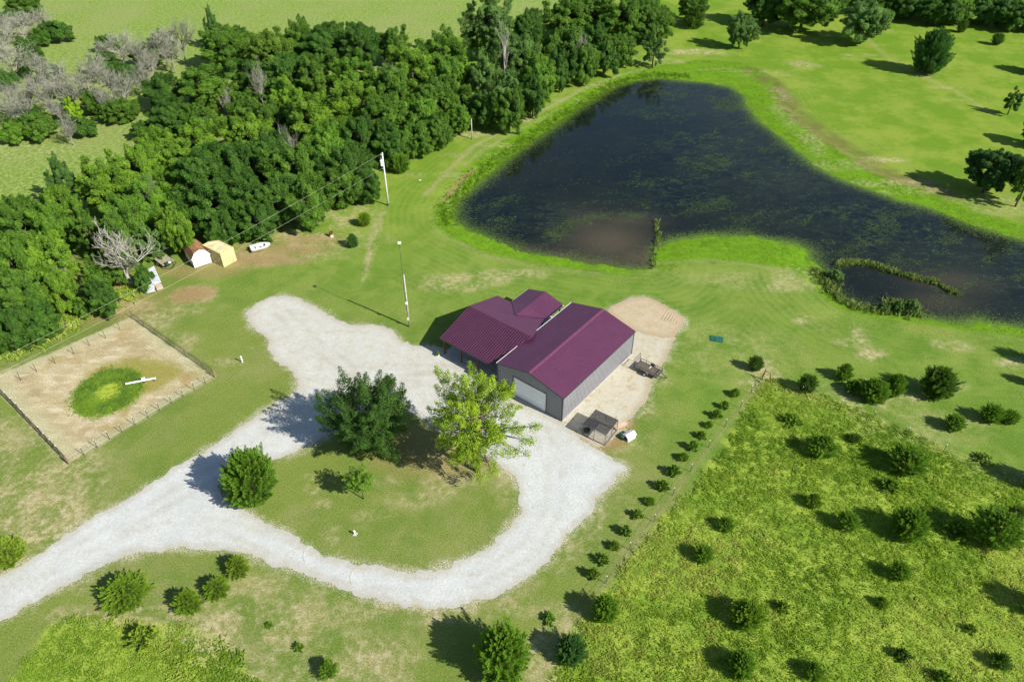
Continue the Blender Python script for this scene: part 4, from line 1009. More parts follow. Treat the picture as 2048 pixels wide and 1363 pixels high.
# cedars of the meadow and of the lower lawn
MC = "cedars in and around the tall meadow"
for k, x, y, r, a, col, lab in [
 ('ball',1512,727,18,1.25,'d',"dark cedar beside the brown fence brace"),('ball',1616,768,23,1.1,'d',"round cedar first right of the fence brace"),('cone',1690,744,19,1.2,'m',"upper thin cedar of the pair touching each other right of the brace"),('cone',1708,772,19,1.0,'m',"lower thin cedar of the pair touching each other right of the brace"),
 ('dense',1751,782,28,1.05,'m',"cedar left of its twin in the middle of the four-cedar group"),('dense',1791,772,24,1.15,'m',"cedar right of its twin in the middle of the four-cedar group"),('dense',1878,767,38,1.0,'d',"largest round dark cedar on the right lawn"),
 ('ball',1910,847,21,.95,'m',"small round cedar below the largest round cedar"),('ball',1984,829,24,.95,'m',"left cedar of the pair near the right frame edge"),('ball',2020,835,19,.95,'m',"right, smaller cedar of the pair near the right frame edge"),('sprig',1969,916,18,.5,'o',"flat sparse cedar by the fence near the right frame edge"),
 ('cone',1647,891,29,1.15,'m',"pointed cedar in the upper part of the tall meadow"),('ball',1816,922,42,.85,'m',"widest cedar in the upper right of the tall meadow"),('sprig',1586,838,20,.6,'m',"low cedar half sunk in the meadow below the fence brace"),('ball',1711,876,15,.7,'d',"tiny dark cedar between the pointed and the widest meadow cedar"),
 ('sprig',1782,968,20,.8,'m',"small cedar right below the widest meadow cedar"),('cone',1629,1000,18,1.2,'o',"small cedar with a separate shadow in the middle left meadow"),('ball',1697,1043,27,1.0,'m',"left cedar of the two with joined shadows in mid meadow"),('dense',1820,1050,38,1.0,'m',"big bushy cedar in the centre right of the meadow"),
 ('sprig',1918,1055,26,.8,'m',"spreading low cedar right of the big bushy meadow cedar"),('ball',1995,1058,52,1.1,'m',"large loose cedar by the right frame edge in the meadow"),('ball',2035,1026,20,1.0,'d',"cedar touching the right frame edge over the large loose one"),('cone',1453,1048,18,1.0,'m',"small cedar nearest to the sapling row in the meadow"),
 ('ball',1408,1108,24,.9,'m',"cedar in the left meadow straight below the nearest small one"),('dense',1497,1228,36,.9,'o',"yellowish bushy cedar in the lower left meadow"),('sprig',1567,1213,15,.9,'o',"little cedar right of the yellowish bushy one"),('ball',1800,1144,25,1.0,'m',"cedar with a long shadow in the right centre of the meadow"),
 ('cone',1765,1203,15,1.0,'o',"little cedar below the long-shadowed one"),('dense',1485,1327,33,1.0,'m',"bushy dark cedar at the bottom left of the meadow"),('cone',1629,1340,22,1.1,'m',"cedar at the bottom edge left of a pale dead weed"),('sprig',1806,1307,15,1.1,'d',"tiny cedar near the bottom right of the meadow"),('cone',2004,1320,22,1.1,'d',"cedar at the bottom right corner of the meadow"),
 ('sprig',1943,1256,12,1.0,'o',"sprig of cedar between the two tiny ones at the lower right"),('sprig',1885,1352,16,1.0,'m',"cedar sprig on the bottom edge of the meadow"),
]: cedar(k, x, y, r, a, col, lab, MC)
LC = "cedars on the lower lawn"
for k, x, y, r, a, col, lab, base in [
 ('dense',505,950,55,1.25,(.0),"tall bright cedar at the tip of the gravel loop",(512,996)),
 ('dense',1006,1312,62,1.05,0,"largest cedar at the bottom edge, spiky and dark green",None),
 ('dense',1212,1218,31,1.15,0,"upright cedar at the end of the sapling row",None),('dense',1143,1300,36,.95,0,"bluish bushy cedar right of the largest bottom cedar",None),
 ('cone',656,1337,24,1.0,0,"small cedar at the bottom edge left of the largest one",None),
 ('fir',247,1180,41,.9,1,"broad layered cedar leftmost on the lawn below the drive",None),('fir',373,1201,29,1.05,1,"layered cedar second from the left below the drive",None),('fir',431,1172,28,1.0,1,"layered cedar third from the left below the drive",None),('fir',474,1131,25,1.0,2,"yellowish layered cedar touching the lower edge of the drive",None),
 ('sprig',285,1272,24,1.1,2,"sparse cedar inside the tall grass at the bottom left",None),('ball',14,1107,38,.9,3,"bright green bush cut by the left frame edge by the drive",None),
 ('cone',705,482,14,1.3,4,"blue-green young cedar on the lawn below the round shrub",None),('ball',729,441,16,1.0,1,"round green shrub near the foot of the transformer pole",None),
]:
    cc = 'h' if k == 'dense' and col == .0 and x == 505 else {0: 'm', 1: 'o', 2: 'y', 3: 'y', 4: 'b'}[int(col)]
    if x == 1143: cc = 'b'
    cedar(k, x, y, r, a, cc, lab, LC, base=base)
for x, y, r, lab in [(538,1249,8,"tiny cedar sprig below the drive, upper left of two"),(597,1293,11,"tiny cedar sprig up left of the small bottom cedar"),(1099,1236,13,"tiny cedar sprig between the drive and the big bottom cedars")]:
    cedar('sprig', x, y, r, .8, 'm', lab, "tiny cedar sprigs on the lower lawn", name="cedar_sprig")
ROW = [(1471,785,11),(1450,809,10),(1435,828,10),(1418,848,10),(1404,869,10),(1387,891,11),(1368,912,13),(1348,940,14),(1326,970,12),(1301,1001,12),(1276,1027,12),(1252,1060,12),(1229,1090,12),(1206,1117,12),(1188,1146,13)]
ORD = ["first", "second", "third", "fourth", "fifth", "sixth", "seventh", "eighth", "ninth", "tenth", "eleventh", "twelfth", "thirteenth", "fourteenth", "fifteenth"]
for i, (x, y, r) in enumerate(ROW):
    cedar('sprig' if i % 3 else 'cone', x, y, r, 1.0 + .12 * (i % 3), 'm' if i % 2 else 'o', ORD[i] + " cedar sapling of the row along the wire fence, counted from the brown brace", "cedar saplings planted in a row", name="cedar_sapling")

# --- the two big trees and the young tree on the gravel loop
def hero(name, label, base, H, Rm, zc, hh, col, seed, puffs, per, leaf, trunk_r, extra=None, **kw):
    m, C = crown_mesh(name + "_leaves", seed, puffs=puffs, per=per, leaf=leaf / Rm, height=hh, **kw)
    if extra is not None:
        n0 = len(m.vertices); v = np.zeros(n0 * 3, np.float32); m.vertices.foreach_get('co', v); v = v.reshape(-1, 3)
        tt = np.zeros(n0, np.float32); m.attributes['tint'].data.foreach_get('value', tt)
        Vs = [v]; Ts = [tt]
        for (ex, ey, ez, er) in extra:
            mm = int(per * (er / .2) ** 2); d = rand_dirs(mm); p = np.array([ex, ey, ez]) + d * (er * NR.uniform(.3, 1.1, mm))[:, None] * np.array([1, 1, .7])
            nr = d + NR.normal(0, .5, (mm, 3)) + [0, 0, .5]; nr /= np.linalg.norm(nr, axis=1)[:, None]
            q = leaf_quads(p, nr, leaf / Rm * NR.uniform(.6, 1.25, mm)); Vs.append(q); Ts.append(np.repeat(np.clip(.55 + NR.normal(0, .2, mm), 0, 1), 4)); C.append((ex, ey, ez))
        V = np.concatenate(Vs); m = np_mesh(name + "_leaves2", V, np.arange(len(V)).reshape(-1, 4), dict(tint=np.concatenate(Ts)))
    P = G(*base); r = thing(name, label, "tree", (P[0], P[1], -.05))
    c = link("crown", m, M_LEAF, r); c.location = (0, 0, zc); c.scale = (Rm, Rm, Rm); c.color = tuple(COLS[col] if isinstance(col, str) else col) + (1,)
    b = limbs(C, -zc / Rm, trunk_r / Rm, seed, nl=34, sides=6)
    if extra is not None:
        for (ex, ey, ez, er) in extra: b.tube([(0, 0, -zc / Rm * .55), (ex * .5, ey * .5, ez * .5 - .18), (ex, ey, ez)], [.022, .014, .004], 5, cap=False)
    s = b.build("trunk", M_BARK, r, smooth=True); s.location = (0, 0, zc); s.scale = (Rm, Rm, Rm)
    return r
hero("oak_tree", "big dark green tree on the gravel loop, left of the lighter one", (745, 893), 10, 4.45, 5.0, 1.05, (.46, .58, .62), 61, 210, 420, .085, .28, rough=.30, prad=(.12, .22), upright=.5, low=-.95, hollow=.45, plume=1.5)
hero("sycamore_tree", "big light green open tree in front of the garage door", (956, 942), 11, 4.5, 8.4, 1.36, (2.15, 1.68, .7), 67, 160, 300, .085, .24, rough=.38, prad=(.10, .2), low=-.85, hollow=.3, gaps=.35, upright=.2, plume=1.3,
     extra=[(1.15, .0, -.75, .20), (1.35, .25, -.55, .16), (.95, -.15, -.95, .18), (1.2, -.3, -.9, .14), (-.75, -.2, -.55, .26), (-.55, -.35, -.95, .22), (.1, -.75, -1.2, .2), (.35, -.55, -1.25, .2), (1.45, .1, -.35, .13), (.75, -.4, -.7, .2), (1.0, .1, -.5, .2), (1.3, -.05, -.7, .15)])
hero("young_tree", "slim young tree with a thin pale trunk on the loop lawn", (727, 997), 4, 1.45, 3.1, 1.2, (1.25, 1.25, .8), 71, 90, 70, .075, .05, rough=.4, prad=(.15, .28), low=-.8, hollow=.2, gaps=.3)
# ------------------------------------------------------------------ metal barn and the open-fronted house
BO = (-1.758, 67.997); BY = -0.673
BW, BL_, BH, BR = 9.86, 15.82, 3.92, 5.13
def BU(u, v, z=0):
    c, s = math.cos(BY), math.sin(BY); return np.array([BO[0] + u * c - v * s, BO[1] + u * s + v * c, z])
def metal(name, col, rough=.42, var=.06, spec=.5):
    t = NT(name); n = t.noise(.5, 5, .6); n2 = t.noise(6, 4, .7)
    c = t.mix(t.ss(n, .3, .7), tuple(x * (1 - var) for x in col), tuple(x * (1 + var) for x in col))
    c = t.mix(t.ss(n2, .5, .8, 0, .12), c, (.35, .30, .26))
    return t.fin(c, t.ss(n2, .3, .7, rough - .05, rough + .08), spec=spec)
M_ROOF = metal("burgundy_roof_metal", (.098, .026, .066), .38, spec=.75)
M_WALL = metal("grey_wall_metal", (.225, .228, .245), .5)
M_TRIM = metal("dark_trim_metal", (.045, .045, .045), .5)
M_GUT = metal("white_gutter_metal", (.72, .71, .70), .45)
M_DOORW = metal("white_door_panel", (.78, .80, .82), .5)
M_WOOD = mat_simple("weathered_wood", (.26, .175, .105), .85, var=.35, scale=5, spec=.1)
M_TIMB = mat_simple("brown_porch_timber", (.16, .085, .045), .8, var=.3, scale=5, spec=.1)
M_CONC = mat_simple("concrete", (.46, .44, .40), .9, var=.15, scale=1.6, spec=.1, dirt=(.30, .25, .18))
M_GLASS = mat_simple("window_glass", (.02, .025, .03), .08, var=.1, spec=.6)
M_DARK = mat_simple("dark_interior", (.03, .03, .03), .8)

def slope(mb, p, th=.05):
    """thin roof plate through the corner points p (in order), th thick"""
    p = [Vector(q) for q in p]; n = (p[1] - p[0]).cross(p[-1] - p[0]).normalized()
    if n.z < 0: n = -n
    k = len(p); mb.add([q for q in p] + [q - n * th for q in p], [tuple(range(k)), tuple(reversed(range(k, 2 * k)))] + [(i, k + i, k + (i + 1) % k, (i + 1) % k) for i in range(k)])
    return n
def ribs(mb, p0, p1, q0, q1, step, w, h, n):
    """ribs from the line p0-p1 (ridge) to q0-q1 (eave)"""
    p0, p1, q0, q1 = map(Vector, (p0, p1, q0, q1)); k = max(1, int((p1 - p0).length / step))
    for i in range(k + 1):
        u = i / k; a = p0.lerp(p1, u) + n * h / 2; b = q0.lerp(q1, u) + n * h / 2
        d = (b - a).normalized(); x = d.cross(n).normalized() * w / 2; y = n * (h / 2)
        mb.add([r + s1 * x * (1 if s2 < 0 else .5) + s2 * y for r in (a, b) for s1, s2 in ((-1, -1), (1, -1), (1, 1), (-1, 1))],
               [(3, 2, 1, 0), (4, 5, 6, 7), (0, 1, 5, 4), (1, 2, 6, 5), (2, 3, 7, 6), (3, 0, 4, 7)])

barn = thing("metal_barn", "large grey metal barn with a burgundy ribbed roof and a white garage door", "barn", (BO[0], BO[1], 0), BY)
b = MB(); b.box((-.12, -.12, -.2), (BW + .12, BL_ + .12, .07)); b.build("foundation", M_CONC, barn)
# garage opening 2.5 .. 7.45, 3.05 high in the front wall
D0, D1, DH = 2.5, 7.45, 3.05
b = MB(); th = .14
zr = lambda u: BH + (BR - BH) * (1 - abs(u - BW / 2) / (BW / 2)) - .07
def wall_panel(mb, us, lo_, hi_, v0, v1):
    mb.extr([(us[0], lo_), (us[1], lo_), (us[1], hi_(us[1])), (us[0], hi_(us[0]))], 'y', v0, v1)
b.extr([(0, .07), (D0, .07), (D0, zr(D0)), (0, zr(0))], 'y', 0, th)
b.extr([(D1, .07), (BW, .07), (BW, zr(BW)), (D1, zr(D1))], 'y', 0, th)
b.extr([(D0, DH), (D1, DH), (D1, zr(D1)), (BW / 2, zr(BW / 2)), (D0, zr(D0))], 'y', 0, th)
b.extr([(0, .07), (BW, .07), (BW, zr(BW)), (BW / 2, zr(BW / 2)), (0, zr(0))], 'y', BL_ - th, BL_)
b.box((0, th, .07), (th, BL_ - th, BH - .07)); b.box((BW - th, th, .07), (BW, BL_ - th, BH - .07))
n = int(BL_ / .305)
for i in range(n + 1):
    v = .1 + i * (BL_ - .2) / n
    b.box((BW + .002, v - .03, .1), (BW + .045, v + .03, BH - .12)); b.box((-.026, v - .02, .1), (-.002, v + .02, BH - .12))
n = int(BW / .305)
for i in range(n + 1):
    u = .1 + i * (BW - .2) / n; z0 = .1 if (u < D0 - .1 or u > D1 + .1) else DH + .08
    b.box((u - .03, -.042, z0), (u + .03, -.002, zr(u) - .08)); b.box((u - .02, BL_ + .002, .1), (u + .02, BL_ + .026, zr(u) - .08))
b.build("wall", M_WALL, barn)
ov = .12; s_ = (BR - BH) / (BW / 2)
for sgn in (-1, 1):
    b = MB(); uE = BW / 2 + sgn * (BW / 2 + ov); zE = BH - ov * s_
    r0, r1 = (BW / 2, -ov, BR), (BW / 2, BL_ + ov, BR); e0, e1 = (uE, -ov, zE), (uE, BL_ + ov, zE)
    n_ = slope(b, [r0, r1, e1, e0]); ribs(b, r0, r1, e0, e1, .305, .05, .028, n_)
    b.build("roof_slope", M_ROOF, barn)
b = MB(); b.extr([(BW / 2 - .22, BR - .045), (BW / 2 - .22, BR - .015), (BW / 2, BR + .045), (BW / 2 + .22, BR - .015), (BW / 2 + .22, BR - .045), (BW / 2, BR + .012)], 'y', -ov - .02, BL_ + ov + .02); b.build("ridge_cap", metal("ridge_cap_metal", (.15, .045, .09), .35), barn)
for sgn, u in ((-1, -ov - .05), (1, BW + ov + .0)):
    b = MB(); z = BH - ov * s_ - .085; b.box((u, -ov, z - .03), (u + .075, BL_ + ov, z + (.11 if sgn < 0 else .06))); b.build("gutter", M_GUT if sgn < 0 else M_TRIM, barn)
b = MB()
for u, v in ((0, 0), (BW, 0), (0, BL_), (BW, BL_)): MB().box((u - .08, v - .08, .08), (u + .08, v + .08, BH - .16)).build("corner_trim", M_TRIM, barn)
b = MB(); b.box((D0 - .1, -.05, .08), (D0, .02, DH)); b.box((D1, -.05, .08), (D1 + .1, .02, DH)); b.box((D0 - .1, -.054, DH), (D1 + .1, .02, DH + .1)); b.build("door_frame", M_TRIM, barn)
for sgn in (-1, 1):
    for v in (-ov - .03, BL_ + ov):
        b = MB(); uE = BW / 2 + sgn * (BW / 2 + ov); b.bar((BW / 2, v + .015, BR - .06), (uE, v + .015, BH - ov * s_ - .06), .03, .13); b.build("rake_trim", M_TRIM, barn)
b = MB()
for k in range(4): b.box((D0 + .005, .03, .075 + k * .745), (D1 - .005, .08, .075 + k * .745 + .735), o=(0, 0, 0))
for k in range(4):
    for j in range(6): b.box((D0 + .15 + j * .8, .012, .2 + k * .745), (D0 + .78 + j * .8, .03, .2 + k * .745 + .48))
b.build("garage_door", M_DOORW, barn)

house = thing("barn_house", "low house under a ribbed burgundy gable roof joined to the left of the metal barn", "house", (BO[0], BO[1], 0), BY)
A = (-9.9, 6.05, 4.5); B_ = (.75, 6.05, 4.5); Cc = (-9.98, .12, 2.78); D = (-1.72, .12, 2.78); E_ = (-9.98, 12.05, 2.78); Fp = (-1.62, 12.05, 2.78)
b = MB(); n_ = slope(b, [A, Cc, D, B_])
# ribs run down the slope, cut at the slanting right edge
k = 30
for i in range(k + 1):
    u = A[0] + .04 + i * (B_[0] - A[0] - .08) / k
    if u <= D[0]: q = (u, .12, 2.78)
    else:
        w = (u - D[0]) / (B_[0] - D[0]); q = (u, .12 + w * 5.93, 2.78 + w * 1.72)
    if w_ok := (u <= D[0] or w < .97): ribs(b, (u, 6.05, 4.5), (u, 6.05, 4.5), q, q, 1, .13, .075, n_)
b.build("roof_slope", M_ROOF, house)
b = MB(); n_ = slope(b, [A, B_, Fp, E_]); 
for i in range(k + 1):
    u = A[0] + .04 + i * (B_[0] - A[0] - .08) / k
    if u <= Fp[0]: q = (u, 12.05, 2.78)
    else:
        w = (u - Fp[0]) / (B_[0] - Fp[0]); q = (u, 12.05 - w * 6.0, 2.78 + w * 1.72)
    if u <= Fp[0] or w < .97: ribs(b, (u, 6.05, 4.5), (u, 6.05, 4.5), q, q, 1, .04, .02, n_)
b.build("roof_slope", M_ROOF, house)
b = MB(); b.extr([(5.85, 4.47), (6.05, 4.56), (6.25, 4.47), (6.25, 4.44), (6.05, 4.51), (5.85, 4.44)], 'x', -9.95, .72); b.build("ridge_cap", M_ROOF, house)
# small cross gable over the back porch
P_, Q_, K_, V1, Mm, V2 = (-4.55, 9.2, 3.66), (-4.5, 16.0, 3.66), (-7.55, 16.0, 2.82), (-7.55, 12.2, 2.82), (-1.45, 16.0, 2.82), (-1.45, 12.2, 2.82)
b = MB(); n_ = slope(b, [P_, Q_, K_, V1]); ribs(b, (-4.5, 12.2, 3.66), Q_, V1, K_, .305, .045, .024, n_); b.build("porch_roof_slope", M_ROOF, house)
b = MB(); n_ = slope(b, [P_, V2, Mm, Q_]); ribs(b, (-4.5, 12.2, 3.66), Q_, V2, Mm, .305, .045, .024, n_); b.build("porch_roof_slope", M_ROOF, house)
b = MB(); b.bar((-4.5, 9.3, 3.69), (-4.5, 16.02, 3.69), .24, .03); b.build("porch_ridge_cap", M_ROOF, house)
b = MB(); b.box((-7.6, 12.3, 2.70), (-7.54, 16.02, 2.80)); b.box((-1.46, 12.3, 2.70), (-1.40, 16.02, 2.80)); b.build("porch_gutter", M_GUT, house)
b = MB()
b.bar((-9.95, .10, 2.70), (-1.72, .10, 2.70), .04, .16); b.bar((-9.95, 12.08, 2.70), (-1.6, 12.08, 2.70), .04, .16)
b.bar((-9.99, .12, 2.71), (-9.93, 6.05, 4.43), .03, .13); b.bar((-9.93, 6.05, 4.43), (-9.99, 12.05, 2.71), .03, .13)
b.bar((-7.55, 16.03, 2.76), (-4.5, 16.03, 3.60), .03, .13); b.bar((-4.5, 16.03, 3.60), (-1.45, 16.03, 2.76), .03, .13)
b.build("fascia", M_TRIM, house)
b = MB()
hz = lambda v: 4.5 - abs(v - 6.05) * .29 - .12
b.extr([(3.6, .12), (11.4, .12), (11.4, hz(11.4)), (6.05, hz(6.05)), (3.6, hz(3.6))], 'x', -9.3, -9.16)
b.box((-9.16, 3.6, .12), (-.2, 3.74, hz(3.6) + .0)); b.box((-9.16, 11.26, .12), (-1.5, 11.4, hz(11.4)))
for i in range(26): b.box((-9.326, 3.75 + i * .3, .14), (-9.302, 3.79 + i * .3, hz(3.77 + i * .3) - .06))
for i in range(29): b.box((-9.1 + i * .3, 3.574, .14), (-9.06 + i * .3, 3.598, 2.6))
b.build("wall", M_WALL, house)
b = MB(); b.box((-9.75, -.1, -.1), (-.15, 3.58, .12)); b.box((-9.3, 3.6, -.1), (-.15, 11.4, .11)); b.box((-7.4, 11.42, -.1), (-1.6, 15.9, .10)); b.build("floor_slab", M_CONC, house)
for u in (-9.55, -6.65, -3.75): MB().box((u - .09, .42, .12), (u + .09, .60, 2.66)).build("porch_post", M_TIMB, house)
for u in (-7.25, -1.75): MB().box((u - .08, 15.55, .10), (u + .08, 15.71, 2.74)).build("porch_post", M_TRIM, house)
MB().box((-9.7, .40, 2.5), (-1.6, .62, 2.68)).build("porch_beam", M_TIMB, house)
f = MB().box((-6.1, 3.53, .13), (-5.1, 3.572, 2.2)).build("door", mat_simple("brown_door", (.12, .05, .03), .5), house); MB().box((-5.22, 3.49, 1.05), (-5.16, 3.53, 1.12)).build("handle", M_GUT, f)
for u in (-8.5, -4.2, -2.4):
    f = MB().box((u, 3.55, 1.0), (u + 1.0, 3.573, 2.1)).build("window", M_GUT, house); MB().box((u + .06, 3.53, 1.06), (u + .94, 3.549, 2.04)).build("pane", M_GLASS, f)

def potted(u, v, label, s=1.0):
    P = BU(u, v, .02); r = thing("potted_plant", label, "plant", tuple(P)); r.scale = (s, s, s)
    MB().tube([(0, 0, 0), (0, 0, .28)], [.13, .18], 12).build("pot", M_GUT, r)
    c = bpy.data.objects.new("foliage", KIND['bush'][0]); COL.objects.link(c); c.parent = r; c.location = (0, 0, .45); c.scale = (.28, .28, .3); c.color = (1, 1.2, 1, 1)
potted(-9.95, -.35, "green plant in a white pot at the left porch post of the house")

# ------------------------------------------------------------------ poles and wires
M_POLE = mat_simple("grey_pole_wood", (.42, .38, .32), .85, var=.25, scale=3, spec=.1)
M_GREYM = mat_simple("grey_painted_metal", (.62, .64, .62), .45, spec=.4)
M_DKM = mat_simple("dark_steel", (.07, .07, .068), .5, var=.3, spec=.4, dirt=(.12, .07, .04))
M_WHITE = mat_simple("white_plastic", (.80, .81, .80), .4, spec=.4)
M_WIRE = mat_simple("aluminium_wire", (.45, .52, .38), .5, spec=.4)
M_WIRED = mat_simple("rusty_wire", (.115, .085, .06), .7, var=.3)
M_TPOST = mat_simple("green_t_post", (.06, .07, .055), .7, var=.3)
M_RUST = mat_simple("rust", (.16, .065, .035), .85, var=.4, scale=9, spec=.1)
UP = G(777, 411); UH = HT((777, 411), (763.5, 305))
up = thing("utility_pole", "tall grey utility pole with a transformer at the edge of the woodland", "utility pole", (UP[0], UP[1], 0))
MB().tube([(0, 0, -.1), (0, 0, UH * .5), (0, 0, UH)], [.16, .135, .10], 12).build("pole", M_GREYM, up, smooth=True)
tr = MB().tube([(-.32, -.05, UH * .76), (-.32, -.05, UH * .78), (-.32, -.05, UH * .86), (-.32, -.05, UH * .87)], [.20, .23, .23, .12], 14).build("transformer", M_WHITE, up)
MB().tube([(-.32, -.05, UH * .87), (-.32, -.05, UH * .905)], [.05, .04], 8).build("bushing", M_GREYM, tr)
MB().box((-.2, -.09, UH * .79), (-.06, -.01, UH * .81)).box((-.2, -.09, UH * .84), (-.06, -.01, UH * .86)).build("bracket", M_DKM, up)
MB().tube([(-.1, 0, UH * .955), (-.34, 0, UH * .97)], [.03, .05], 8).build("insulator", M_WHITE, up)
MB().tube([(-.1, 0, UH * .70), (-.30, 0, UH * .71)], [.03, .05], 8).build("insulator", M_WHITE, up)
MB().tube([(.13, -.04, .0), (.13, -.04, UH * .25), (.10, -.04, UH * .68)], .022, 6).build("conduit", M_GREYM, up)
MB().tube([(0, 0, -.1), (0, 0, .5)], [.19, .18], 12).build("pole_guard", mat_simple("dark_green_guard", (.05, .12, .09), .6), up)
for (h0, q, lab) in ((UH * .97, (-150, 792, 9.2), "upper power line running from the utility pole to the lower left"), (UH * .71, (-150, 820, 7.4), "lower power line running from the utility pole to the lower left")):
    a = Vector((UP[0] - .3, UP[1], h0)); e = Vector(G(q[0], q[1], q[2])); pts = []
    for i in range(25):
        u = i / 24; p = a.lerp(e, u); p.z -= .7 * 4 * u * (1 - u); pts.append(p)
    tag(MB().tube(pts, .010, 5).build("power_line", M_WIRE, smooth=True), lab, "power line")
# next pole of the line stands beyond the left edge of the photo
e = G(-150, 792, 9.2); o = MB().tube([(0, 0, -.1), (0, 0, 9.4)], [.16, .1], 10).build("utility_pole", M_POLE); o.location = (e[0], e[1], 0); tag(o, "plain wooden pole beyond the left edge that carries the far ends of both lines", "utility pole")

LP = G(819, 653); LH = HT((819, 653), (808, 549)); LT_ = HT((819, 653), (799.5, 486))
lp = thing("yard_light_pole", "wooden pole with a thin mast and white lamp on the lawn left of the house", "light pole", (LP[0], LP[1], 0))
MB().tube([(0, 0, -.1), (.01, 0, LH * .5), (0, 0, LH)], [.125, .115, .095], 10).build("pole", M_POLE, lp, smooth=True)
MB().tube([(-.13, 0, LH * .35), (-.13, 0, LT_)], .028, 8).build("mast", M_DKM, lp)
MB().box((-.30, -.22, LT_ - .05), (.12, .14, LT_ + .16)).box((-.22, -.3, LT_ + .0), (-.02, -.2, LT_ + .1)).build("lamp", M_WHITE, lp, bevel=.03)
MB().box((-.15, -.26, LH * .46), (.15, -.10, LH * .50)).build("junction_box", M_WHITE, lp); MB().box((-.13, -.24, LH * .15), (.02, -.10, LH * .19)).build("junction_box", M_WHITE, lp)
MB().tube([(-.13, 0, LH * .42), (0, -.0, LH * .42)], .02, 6).tube([(-.13, 0, LH * .85), (0, 0, LH * .85)], .02, 6).build("clamp", M_DKM, lp)
P = G(944, 278); H = HT((944, 278), (943, 238)); o = MB().tube([(0, 0, -.1), (0, 0, H)], [.12, .09], 8).build("wooden_post", M_POLE, smooth=True); o.location = tuple(P); tag(o, "short bare wooden pole at the brown dirt patch by the wood's edge", "pole")
P = G(485, 724); o = thing("marker_post", "white plastic marker post on the lawn right of the fenced lagoon", "post", tuple(P)); MB().tube([(0, 0, -.05), (0, 0, .95)], .085, 10).build("pipe", M_WHITE, o); MB().tube([(0, 0, .93), (0, 0, 1.02)], [.11, .10], 10).build("cap", M_WHITE, o)
P = G(710, 1068); o = thing("wellhead", "small white capped pipe standing on a block in the loop lawn", "wellhead", tuple(P)); MB().box((-.2, -.2, -.05), (.2, .2, .07)).build("block", M_CONC, o); MB().tube([(0, 0, .05), (0, 0, .5)], .07, 10).build("pipe", M_WHITE, o); MB().tube([(0, 0, .48), (0, 0, .6)], [.12, .10], 10).build("cap", M_WHITE, o); MB().tube([(.18, .05, 0), (.22, .02, .18)], .06, 8).build("valve", M_GREYM, o)
P = G(663, 473); o = thing("burn_barrel", "rusty burn barrel with a pale lower half on the bare soil by the wood", "barrel", tuple(P))
MB().tube([(0, 0, 0), (0, 0, .42)], .30, 16).build("lower_half", mat_simple("pale_barrel_paint", (.72, .62, .50), .6), o); MB().tube([(0, 0, .42), (0, 0, .55), (0, 0, .57), (0, 0, .88)], [.302, .302, .315, .302], 16, cap=False).tube([(0, 0, .5), (0, 0, .52)], .29, 16).build("upper_half", M_RUST, o)
P = G(842, 366); o = thing("survey_flag", "little white flag sign on the lawn above the transformer pole", "flag", tuple(P)); MB().tube([(0, 0, 0), (0, 0, .7)], .015, 5).build("stake", M_DKM, o); MB().box((-.3, -.01, .5), (.12, .01, .68)).build("panel", M_WHITE, o)
P = G(1433, 678); o = thing("septic_lid", "square dark green lid flat in the lawn right of the metal barn", "lid", tuple(P), -.25); MB().box((-.85, -.6, .0), (.85, .6, .09)).build("cover", mat_simple("dark_green_plastic", (.015, .10, .07), .6, var=.3), o, bevel=.03); MB().box((-.1, -.5, .09), (.1, .5, .12)).build("handle", mat_simple("dark_green_bar", (.02, .13, .09), .6), o)
# culvert ends on the drive
for x, y, lab in ((618, 1108, "low arch of packed stone across the drive at the lower loop"), (712, 1153, "second low arch of packed stone nearer the middle of the loop")):
    c = G(x, y); pts = [(c[0] + .9 * math.cos(a) * .6, c[1] + .9 * math.sin(a), .02) for a in np.linspace(1.2, 4.6, 12)]
    tag(MB().tube(pts, .045, 5).build("stone_arch", M_CONC, smooth=True), lab, "stone edging")

# ------------------------------------------------------------------ fences
def fence(name, label, line, posts, h, strands, cap, mesh_gap=None, corner=(), wr=.011, cat="fence"):
    c0 = G(*line[0]); r = thing(name, label, cat, (c0[0], c0[1], 0))
    L = [Vector(G(*p)) - Vector(c0) for p in line]
    b = MB()
    for k in range(strands):
        z = h * (.12 + .84 * k / max(1, strands - 1)); 
        for a, e in zip(L[:-1], L[1:]): b.tube([a + Vector((0, 0, z)), a.lerp(e, .5) + Vector((0, 0, z - .02)), e + Vector((0, 0, z))], wr, 4)
    if mesh_gap:
        for a, e in zip(L[:-1], L[1:]):
            n = int((e - a).length / mesh_gap)
            for i in range(1, n): q = a.lerp(e, i / n); b.tube([q + Vector((0, 0, .08)), q + Vector((0, 0, h * .96))], wr * .75, 3)
    b.build("wire_mesh" if mesh_gap else "wire", M_WIRED, r)
    for p in posts:
        q = Vector(G(*p)) - Vector(c0); s = MB().bar(q + Vector((0, 0, -.05)), q + Vector((0, 0, h * 1.06)), .055, .045).build("post", M_TPOST, r)
        if cap: MB().box((-.038, -.038, h * 1.05), (.038, .038, h * 1.05 + .09), o=tuple(q)).build("cap", M_WHITE, s)
    for p in corner:
        q = Vector(G(*p)) - Vector(c0); MB().tube([q + Vector((0, 0, -.05)), q + Vector((0, 0, h * 1.2))], .085, 8).build("corner_post", M_WOOD, r)
    return r
z1 = lambda x, y: (x / 4.009, 600 + y / 4.009)
fence("wire_fence", "lower fence side of the lagoon with white-capped posts facing the drive", [(432, 752), (140, 928)], [z1(*p) for p in [(1648,668),(1560,722),(1470,775),(1380,830),(1282,885),(1190,940),(1085,1000),(980,1060),(880,1115),(782,1183),(675,1243)]], 1.2, 3, True, None, [(431, 754)], .007)
